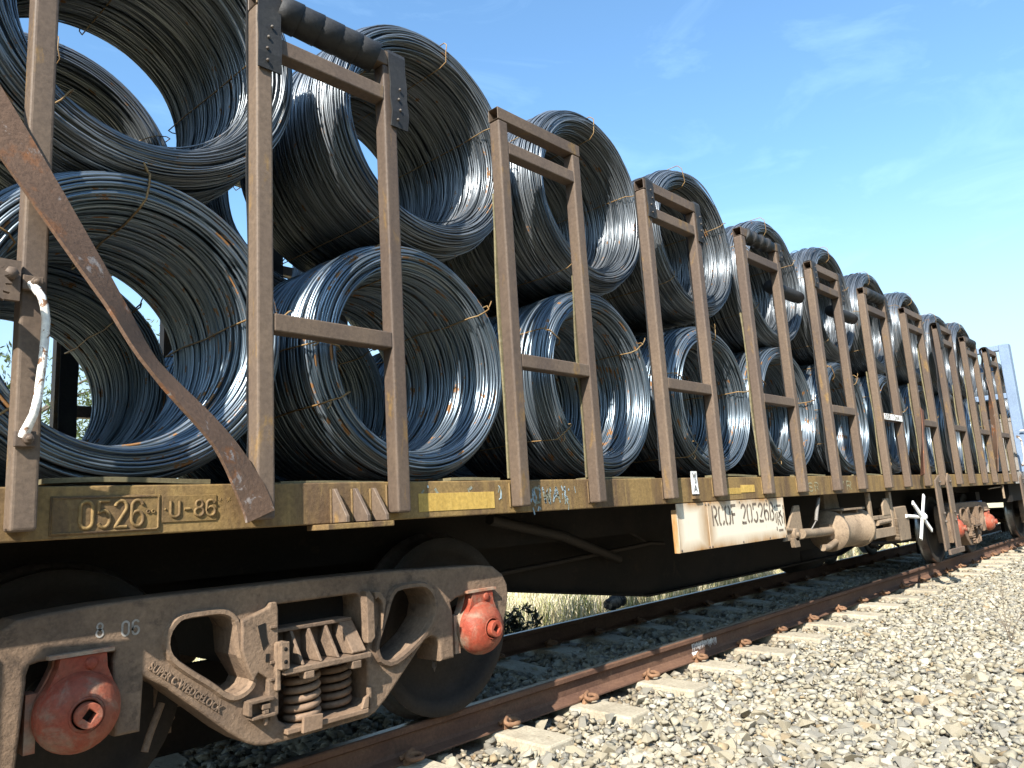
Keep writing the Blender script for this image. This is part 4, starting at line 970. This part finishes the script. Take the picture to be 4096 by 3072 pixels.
# ------------------------------------------------------------------ wire coils
def coil_mesh(name, R, Rin, L, rw, seed, seg, sides, jit, wav, mat):
    g = np.random.default_rng(seed); rm = (R+Rin)/2; ht = (R-Rin)/2; hl = L/2
    loops = []
    def perim(inset, pitch, jf):
        a, b = ht-inset, hl-inset; cr = a*.92; cy_ = min(.17, b*.4)
        # section of the bundle in (r, y): thin wall with rounded, drawn-in ends
        pts = []
        for (cx, cy, a0) in ((a-cr, b-cy_, 0), (-(a-cr), b-cy_, 90), (-(a-cr), -(b-cy_), 180), (a-cr, -(b-cy_), 270)):
            for k in range(10): t = math.radians(a0+10*k); pts.append((cx+cr*math.cos(t), cy+cy_*math.sin(t)))
        pts.append(pts[0]); P = np.array(pts); d = np.r_[0, np.cumsum(np.hypot(*np.diff(P, axis=0).T))]
        n = int(d[-1]/pitch); s = (np.arange(n)+g.uniform(-.25,.25,n))*d[-1]/n; s = np.clip(s, 0, d[-1])
        return np.stack([np.interp(s, d, P[:,0])+rm, np.interp(s, d, P[:,1])], -1)
    A = perim(rw, rw*1.98, 1); B = perim(rw*2.8, rw*2.5, 1)
    LP = np.concatenate([A, B]); n = len(LP)
    th = np.linspace(0, 2*PI, seg, endpoint=False)
    def modes(amp, kmax):
        o = np.zeros((n, seg))
        for k in range(1, kmax+1): o += (g.normal(0, amp/k**.7, (n,1))*np.cos(k*th[None]+g.uniform(0, 2*PI, (n,1))))
        return o
    r = LP[:,:1] + g.normal(0, jit*.6, (n,1)) + modes(jit, 4)
    y = LP[:,1:] + modes(wav, 4) * (1-.3*np.abs(LP[:,1:]/hl))
    odd = g.random(n) < .035; r[odd] += g.normal(0, jit*2.2, (odd.sum(),1)); y[odd] += g.normal(0, wav*2, (odd.sum(),1))
    ell = g.normal(0, jit*.8, 2)
    ct, st = np.cos(th)[None], np.sin(th)[None]
    # common slight out-of-round of the whole coil
    r = r*(1+.012*np.cos(2*th+seed)[None]) 
    ph = np.linspace(0, 2*PI, sides, endpoint=False)+.3
    rr = r[:,:,None] + rw*np.cos(ph)[None,None]; yy = y[:,:,None] + rw*np.sin(ph)[None,None]
    V = np.stack([rr*ct[:,:,None], yy, rr*st[:,:,None]], -1).reshape(-1,3)
    i = np.arange(n)[:,None,None]*seg*sides; j = np.arange(seg)[None,:,None]; k = np.arange(sides)[None,None]
    j2 = (j+1) % seg; k2 = (k+1) % sides
    F = np.stack(np.broadcast_arrays(i+j*sides+k, i+j2*sides+k, i+j2*sides+k2, i+j*sides+k2), -1).reshape(-1,4)
    C = np.repeat(g.uniform(0,1,n), seg*sides)
    # solid packing of the inner turns, so no daylight passes between the outer ones
    S2 = 40; sec = []; a, b = ht-rw*4.2, hl-rw*6; cr = a*.9; cy_ = min(.16, b*.4)
    for (cx, cy, a0) in ((a-cr, b-cy_, 0), (-(a-cr), b-cy_, 90), (-(a-cr), -(b-cy_), 180), (a-cr, -(b-cy_), 270)):
        for k in range(5): t = math.radians(a0+22.5*k); sec.append((rm+cx+cr*math.cos(t), cy+cy_*math.sin(t)))
    sec = np.array(sec); m = len(sec); t2 = np.linspace(0, 2*PI, S2, endpoint=False); oval = (1+.012*np.cos(2*t2+seed))[:,None]
    V2 = np.stack([sec[None,:,0]*oval*np.cos(t2)[:,None], np.broadcast_to(sec[None,:,1], (S2,m)), sec[None,:,0]*oval*np.sin(t2)[:,None]], -1).reshape(-1,3)
    i = np.arange(S2)[:,None]; j = np.arange(m)[None]
    F2 = np.stack([i*m+j, ((i+1)%S2)*m+j, ((i+1)%S2)*m+(j+1)%m, i*m+(j+1)%m], -1).reshape(-1,4) + len(V)
    V = np.concatenate([V, V2]); F = np.concatenate([F, F2]); C = np.concatenate([C, np.zeros(len(V2))])
    o = mesh_np(name, V, F[:, ::-1], C, mat, None, True); me = o.data; bpy.data.objects.remove(o); return me
def tie_mesh(R, Rin, L, rt_, seed):
    g = random.Random(seed); pts = []; o = .008
    a0, a1, hl = Rin-o, R+o, L/2+o; c = .035
    base = [(a1,-hl+c),(a1,-hl*.5),(a1,0),(a1,hl*.5),(a1,hl-c),(a1-c,hl),(a0+c,hl),(a0,hl-c),(a0,hl*.5),(a0,0),(a0,-hl*.5),(a0,-hl+c),(a0+c,-hl),((a0+a1)/2,-hl-.006),(a1-c,-hl)]
    P = [(r_, g.gauss(0,.006), y) for r_, y in base]
    sm = []
    for i in range(len(P)):
        for k in range(3):
            t = k/3; b = P[(i+1) % len(P)]; sm.append(tuple(P[i][q]*(1-t)+b[q]*t for q in range(3)))
    mb = MB(); mb.tube([(x, z, y_) for x, y_, z in sm], rt_, 6, True)
    if rt_ > .004: mb.tube([(a1-.03,-hl-.004,0),(a1-.012,-hl-.012,.014),(a1+.004,-hl-.008,.02)], rt_*.9, 5)
    return mb.mesh('binding_wire')
LOW = [coil_mesh('thick_wire', .625, .468, 1.0, .0064, 11+i, 80, 6, .0050, .008, m_wire_thick) for i in range(3)]
UPP = [coil_mesh('thin_wire', .645, .478, 1.04, .0040, 31+i, 72, 5, .0060, .011, m_wire_thin) for i in range(3)]
TIEL = [tie_mesh(.625,.468,1.0,.0042,5), tie_mesh(.625,.468,1.0,.0042,6)]; TIEU = [tie_mesh(.645,.478,1.04,.0032,7), tie_mesh(.645,.478,1.04,.0032,8)]
for m_ in TIEL+TIEU: m_.materials.append(m_tie)
def make_coil(x, y, z, low, i, roll, label, tilt=0.0, group=None):
    e = empty('wire_coil', (x, y, z)); e.rotation_euler = (random.gauss(0,.012), roll, random.gauss(0,.015)+tilt)
    tag(e, label, 'wire coil', group)
    w = new_obj('wire_turns', (LOW if low else UPP)[i % 3], None, e); w['kind'] = 'stuff'
    if i % 4 >= 2: w.scale = (-1, 1, 1); w.rotation_euler = (0, 2.1, 0)
    sx = random.uniform(.985, 1.03); e.scale = (sx, random.uniform(.94, 1.02), 1.0); e.rotation_euler[1] = 0; w.rotation_euler[1] += roll if i % 2 else -roll
    for q, a in enumerate((.25+roll*.4, 1.35+roll*.5, 2.6+roll*.3, 4.1-roll*.3)):
        b = new_obj('binding_wire', (TIEL if low else TIEU)[(i+q) % 2], None, e); b.rotation_euler = (0, -(a+random.uniform(-.2,.2)), 0)
XG = lambda g_: XL0 + PITCH*g_ + INF + PW/2 + (PITCH-INF)/2
DXL = {0:.01, 1:-.06, 2:.0, 3:.04, 4:.02}; DXU = {0:.03, 1:.06, 2:.03, 3:-.02, 4:.04}; DZU = {0:0, 1:.03, 2:.05, 3:.06, 4:.0, 5:.03, 6:.02, 7:.04, 8:-.06, 9:.02}
for g_ in range(0, 10):
    nm = FORD[g_]
    make_coil(XG(g_)+DXL.get(g_, random.uniform(-.05,.05)), -.61, 1.838, True, g_, random.uniform(0,1.2), '%s coil of thick wire from the left in the lower tier, near side' % nm, group='thick wire coils in the lower tier')
    uz = 3.085 + DZU[g_]
    make_coil(XG(g_)+DXU.get(g_, random.uniform(-.05,.05)), -.60, uz, False, g_, random.uniform(0,1.2), '%s coil of thin wire from the left in the upper tier, near side' % nm, group='thin wire coils in the upper tier')
    if g_ < 7:
        make_coil(XG(g_)+random.uniform(-.03,.03), .60, 1.838, True, g_+1, random.uniform(0,1.2), 'lower-tier thick wire coil on the far side, behind the %s lower coil from the left' % nm, group='thick wire coils in the far row')
        make_coil(XG(g_)+random.uniform(-.03,.03)-(.04 if g_ == 0 else 0), .62, 3.085-(.06 if g_ == 0 else 0), False, g_+1, random.uniform(0,1.2), 'upper-tier thin wire coil on the far side, behind the %s upper coil from the left' % nm, group='thin wire coils in the far row')
make_coil(XG(-1), -.61, 1.836, True, 3, .4, 'lower coil of thick wire cut off at the left edge of the photo', group='thick wire coils in the lower tier')
make_coil(XG(-1)+.02, -.60, 3.06, False, 2, .4, 'upper coil of thin wire cut off at the left edge of the photo', group='thin wire coils in the upper tier')

# battens under the coils
def batten(x0, x1, y, z, th, label, sag=.006, grp='battens on the wagon deck'):
    N = 10; mb = MB(); vs = []
    for i in range(N+1):
        x = x0+(x1-x0)*i/N; zz = z + sag*math.sin(i/N*PI*1.3+.3); vs += [(x,y-.05,zz),(x,y+.05,zz),(x,y+.05,zz+th),(x,y-.05,zz+th)]
    fs = [(0,1,2,3),(4*N+3,4*N+2,4*N+1,4*N)] + [(i*4+q,(i+1)*4+q,(i+1)*4+(q+1)%4,i*4+(q+1)%4) for i in range(N) for q in range(4)]
    mb.add(vs, fs); return tag(mb.obj('timber_batten', m_wood), label, 'batten', grp)
batten(.72, 1.27, -1.185, ZT+.008, .017, 'long bent olive-grey batten on the deck above the number plates')
batten(1.55, 2.06, -1.20, ZT-.002, .008, 'thin dark batten lying on the deck above the gusseted pad', .003)
batten(2.46, 2.80, -1.20, ZT+.002, .014, 'short olive batten on the deck above the yellow reflector strip', .002)
batten(3.55, 4.25, -1.20, ZT+.0, .010, 'flat batten on the deck between the second and third post frames', .003)
batten(5.10, 5.75, -1.19, ZT+.004, .016, 'curled batten on the deck above the white number board', .006)
batten(6.60, 7.15, -1.19, ZT+.004, .014, 'batten on the deck above the yellow chalk letters DSR', .005)
batten(8.1, 8.7, -1.19, ZT+.002, .014, 'batten on the deck above the bracket frame and brake cylinder', .005)

# ------------------------------------------------------------------ next wagon (blue) at the right edge
nw = tag(empty('following_wagon', (0,0,0)), 'pale blue wagon coupled behind the brown one, at the right edge', 'freight wagon')
X2 = 16.05
mb = MB()
for y in (-1.40, 1.30): mb.box(X2, X2+.22, y, y+.16, 1.15, 3.56)
mb.box(X2+.001, X2+.139, -1.24, 1.30, 3.45, 3.558); mb.box(X2+.002, X2+.138, -1.24, 1.30, 2.56, 2.66)
mb.objs('end_frame', m_blue, nw, .012)
mb = MB(); mb.box(X2+.02, X2+.10, -1.24, 1.30, 1.26, 2.14); mb.box(X2+.01, X2+.12, -1.30, 1.36, 2.141, 2.20); bevel(mb.obj('end_panel', m_greyp, nw), .004, 1)
mb = MB(); mb.box(X2-.25, X2+14, -1.30, -1.20, 1.03, 1.23); mb.box(X2-.25, X2+14, -1.19, 1.3, 1.10, 1.22); mb.obj('side_sill', m_greyp, nw)
for k in range(1, 5):
    for dx in (.25, .9):
        mb = MB(); mb.box(X2+.5+k*1.6+dx, X2+.62+k*1.6+dx, -1.42, -1.30, 1.05, 3.5); bevel(mb.obj('post', m_blue, nw), .01, 2)
mb = MB(); pts = [(X2-.05,-1.36,1.95),(X2-.05,-1.46,1.95),(X2-.05,-1.48,1.90),(X2-.05,-1.48,1.50),(X2-.05,-1.46,1.45),(X2-.05,-1.36,1.45)]; mb.tube(pts, .014, 8); mb.obj('grab_iron', m_wtag, nw)
b2 = empty('bogie', (16.7, 0, 0), nw)
for nm, me, ms, bv in BP: new_obj(nm, me, None, b2)
mb = MB(); mb.box(X2-.2, X2+14, -1.05, 1.05, .72, 1.029); mb.obj('underframe', m_under, nw)
mb = MB(); mb.box(15.30, 15.455, -1.16, 1.16, .72, 1.16); mb.obj('headstock', m_under, wag)
mb = MB(); mb.box(15.5, 16.0, -.12, .12, .72, .98); mb.obj('coupler', m_under, wag)
make_coil(X2+.85, -.60, 2.72, False, 0, .2, 'brown topped thin wire coil on the pale blue wagon, upper one', group='coils on the blue wagon')
make_coil(X2+.85, -.61, 1.84, True, 0, .2, 'thick wire coil behind the end panel of the pale blue wagon, lower one', group='coils on the blue wagon')
make_coil(X2+.85, .60, 2.72, False, 1, .2, 'thin wire coil on the far side of the pale blue wagon, upper one', group='coils on the blue wagon')

# ------------------------------------------------------------------ far side: grass, bushes, trees
def blades(n, xr, yr, hr, base, name, label, seed, dens_fn=None, mat=m_grass, cols=None, zb=None):
    g = np.random.default_rng(seed); x = g.uniform(*xr, n); y = g.uniform(*yr, n)
    h = g.uniform(*hr, n); w = g.uniform(.0025,.006, n); a = g.uniform(0, PI, n); lean = g.normal(0,.42,(n,2))*h[:,None]
    dx, dy = np.cos(a)*w, np.sin(a)*w; z = np.full(n, base)
    if zb is not None: z = zb(x, y)
    b0 = np.stack([x-dx, y-dy, z], -1); b1 = np.stack([x+dx, y+dy, z], -1)
    m0 = np.stack([x-dx*.7+lean[:,0]*.35, y-dy*.7+lean[:,1]*.35, z+h*.55], -1); m1 = np.stack([x+dx*.7+lean[:,0]*.35, y+dy*.7+lean[:,1]*.35, z+h*.55], -1)
    t = np.stack([x+lean[:,0], y+lean[:,1], z+h], -1)
    V = np.stack([b0, b1, m1, m0, t], 1).reshape(-1,3); i = np.arange(n)[:,None]*5
    F = np.concatenate([i+np.array([0,1,2]), i+np.array([0,2,3]), i+np.array([3,2,4])])
    ci = g.integers(0, len(cols), n); C = np.repeat(np.array(cols)[ci]*g.uniform(.8,1.2,(n,1)), 5, 0)
    o = mesh_np(name, V, F, C, mat); tag(o, label, 'grass', kind='stuff'); return o
STRAW = [(.72,.62,.42),(.78,.69,.50),(.60,.52,.33),(.46,.46,.20),(.80,.74,.58)]
blades(42000, (5,26), (2.9,6.5), (.25,.85), -.48, 'dry_grass', 'tall dry straw coloured grass beyond the track, seen under the wagon', 3, cols=STRAW, zb=lambda x,y: np.full(len(x), -.49))
blades(9000, (-6,12), (4.5,11), (.25,.9), -.48, 'dry_grass', 'tall dry grass farther off behind the bogie and track', 4, cols=STRAW, zb=lambda x,y: np.full(len(x), -.49))
blades(5000, (7,24), (2.9,5.5), (.25,.6), -.48, 'green_grass', 'green grass tufts growing among the dry straw grass', 5, cols=[(.16,.20,.05),(.22,.25,.07),(.28,.30,.10)], zb=lambda x,y: np.full(len(x), -.49))
def leaf_cloud(centers, radii, n, size, cols, seed, squash=.8):
    g = np.random.default_rng(seed); ci = g.integers(0, len(centers), n)
    c = np.array(centers)[ci]; r = np.array(radii)[ci]
    d = g.normal(0,1,(n,3)); d /= np.linalg.norm(d, axis=1, keepdims=True); rad = r[:,None]*g.uniform(.35,1,(n,1))**.6
    pos = c + d*rad*np.array([1,1,squash])
    a = g.normal(0,1,(n,3)); a[:,2] -= .6; a /= np.linalg.norm(a, axis=1, keepdims=True); b = np.cross(a, g.normal(0,1,(n,3))); b /= np.linalg.norm(b, axis=1, keepdims=True)
    s_ = g.uniform(.6,1.3,(n,1))*size
    V = np.stack([pos-a*s_, pos+b*s_*.28, pos+a*s_, pos-b*s_*.28], 1).reshape(-1,3)
    F = np.arange(n)[:,None]*4 + np.array([0,1,2,3])
    C = np.repeat(np.array(cols)[g.integers(0,len(cols),n)]*g.uniform(.7,1.3,(n,1)), 4, 0)
    return V, F, C
GUM = [(.07,.10,.035),(.10,.13,.05),(.13,.16,.07),(.06,.08,.03)]
def tree(x, y, h, spread, n, seed, label):
    r = random.Random(seed); e = tag(empty('gum_tree', (x, y, -.5)), label, 'tree', 'trees beyond the track')
    mb = MB(); cs = []; rs = []
    lean = r.uniform(-.4,.4); tp = [(lean*t*t, .2*math.sin(t*3), h*.75*t) for t in np.linspace(0,1,8)]
    mb.tube(tp, [.16*(1-.75*i/7)*h/7 for i in range(8)], 9)
    for k in range(9):
        t = r.uniform(.35, 1); b = tp[min(7, int(t*7))]; a = r.uniform(0, 6.28); L = spread*r.uniform(.5,1)
        en = (b[0]+L*math.cos(a), b[1]+L*math.sin(a), b[2]+h*r.uniform(.08,.28)); md = tuple((b[i]+en[i])/2 + (h*.02 if i == 2 else 0) for i in range(3))
        mb.tube([b, md, en], [.05*h/7,.03*h/7,.012*h/7], 6)
        for q in range(3): cs.append((en[0]+r.gauss(0,.5), en[1]+r.gauss(0,.5), en[2]+r.gauss(0,.4))); rs.append(r.uniform(.45,1.0)*spread*.42)
    mb.obj('trunk', m_bark, e)
    V, F, C = leaf_cloud(cs, rs, n, .085, GUM, seed); o = mesh_np('crown', V, F, C, m_leaf, e)
TL = [(3.2,14,6.2,2.2,'gum tree with loose crown seen through the lowest coils at the left edge'),(5.2,17,7.0,2.4,'thin gum tree glimpsed through the bore of the first lower coil'),(7.6,19,6.0,2.2,'gum tree glimpsed between the first and second lower coils'),(10.5,21,6.4,2.4,'gum tree glimpsed behind the second lower coil'),(1.2,12,5.2,1.9,'leafy gum tree behind the cut-off coil at the left edge'),(14.5,24,6.5,2.6,'gum tree farther off behind the middle of the wagon')]
for i, (x, y, h, sp_, lb) in enumerate(TL): tree(x, y, h, sp_, 3600, 50+i, lb)
g = random.Random(9); cs = []; rs = []  # unseen trees added behind the camera to cut sky fill on the wagon
for k in range(46):
    x = -40 + k*2.1 + g.uniform(-1,1); y = -15 - g.uniform(0,4); h = g.uniform(7,11)
    for q in range(5): cs.append((x+g.gauss(0,1.0), y+g.gauss(0,.8), -.5+h*(.15+.18*q))); rs.append(g.uniform(1.2,2.0))
V, F, C = leaf_cloud(cs, rs, 26000, .30, GUM, 77); tl = mesh_np('sky_blocking_treeline', V, F, C, m_leaf); tag(tl, 'added line of gum trees behind the camera, blocking sky light', 'trees', kind='stuff')
def bush(x, y, rad, label, seed, cols, n=1800, sz_=.05):
    e = tag(empty('bush', (x, y, -.49)), label, 'bush'); g = random.Random(seed)
    mb = MB()
    for k in range(6): a = g.uniform(0,6.28); mb.tube([(0,0,0),(rad*.3*math.cos(a),rad*.3*math.sin(a),rad*.5),(rad*.7*math.cos(a),rad*.7*math.sin(a),rad*.9)], [.012,.008,.004], 5)
    mb.obj('stems', m_twig, e)
    V, F, C = leaf_cloud([(g.gauss(0,rad*.4), g.gauss(0,rad*.4), rad*g.uniform(.35,.8)) for _ in range(8)], [rad*.5]*8, n, sz_, cols, seed); mesh_np('foliage', V, F, C, m_leaf, e)
bush(6.35, 2.55, .42, 'dark low bush beside the far rail next to the bogie end', 71, [(.03,.035,.02),(.045,.05,.03),(.06,.06,.04)])
bush(9.3, 3.6, .32, 'small bright green bush in the dry grass beyond the far rail', 72, [(.16,.24,.05),(.2,.28,.07)], 1200)
mb = MB(); N = 9
mb.tube([(8.9+.07*i, 2.75+.02*i, -.33+.012*math.sin(i*2)) for i in range(N)], [.085*random.uniform(.8,1.15) for i in range(N)], 9)
tag(mb.obj('charred_log', worn('charred_wood', (.03,.026,.022), (.22,.18,.13), None, 6, a=.5, b=.6, rough=.95)), 'short charred log lying in the grass beyond the far rail', 'log')

# dry weed on the gravel at the right
def weed(x, y, h, n, label, seed):
    r = random.Random(seed); mb = MB()
    def branch(p_, d, L, rad, depth):
        q = [p_]; v = Vector(d).normalized(); steps = 5
        for i in range(steps):
            v = (v + Vector((r.gauss(0,.10), r.gauss(0,.10), r.gauss(0,.06)))).normalized(); q.append(q[-1] + v*L/steps)
        mb.tube(q, [rad*(1-.7*i/steps) for i in range(steps+1)], 5)
        if depth > 0:
            for k in range(4 if depth > 1 else 3): 
                i = r.randint(1, steps-1); branch(q[i], v + Vector((r.gauss(0,.55), r.gauss(0,.55), r.uniform(0,.4))), L*r.uniform(.3,.55), rad*.55, depth-1)
    for k in range(n): branch(Vector((0,0,0)), (r.gauss(0,.22), r.gauss(0,.22), 1), h*r.uniform(.7,1), .0042, 2)
    o = mb.obj('dry_weed', m_twig); o.location = (x, y, bedz(y)); return tag(o, label, 'weed')
weed(7.25, -2.50, .52, 3, 'tall bare branching dry weed in the gravel at the right edge', 5)
weed(8.6, -2.95, .30, 2, 'small bare dry weed behind the taller one at the right edge', 6)
weed(4.9, -2.15, .10, 3, 'tiny dry weed sprouting among pale stones in the foreground gravel', 8)
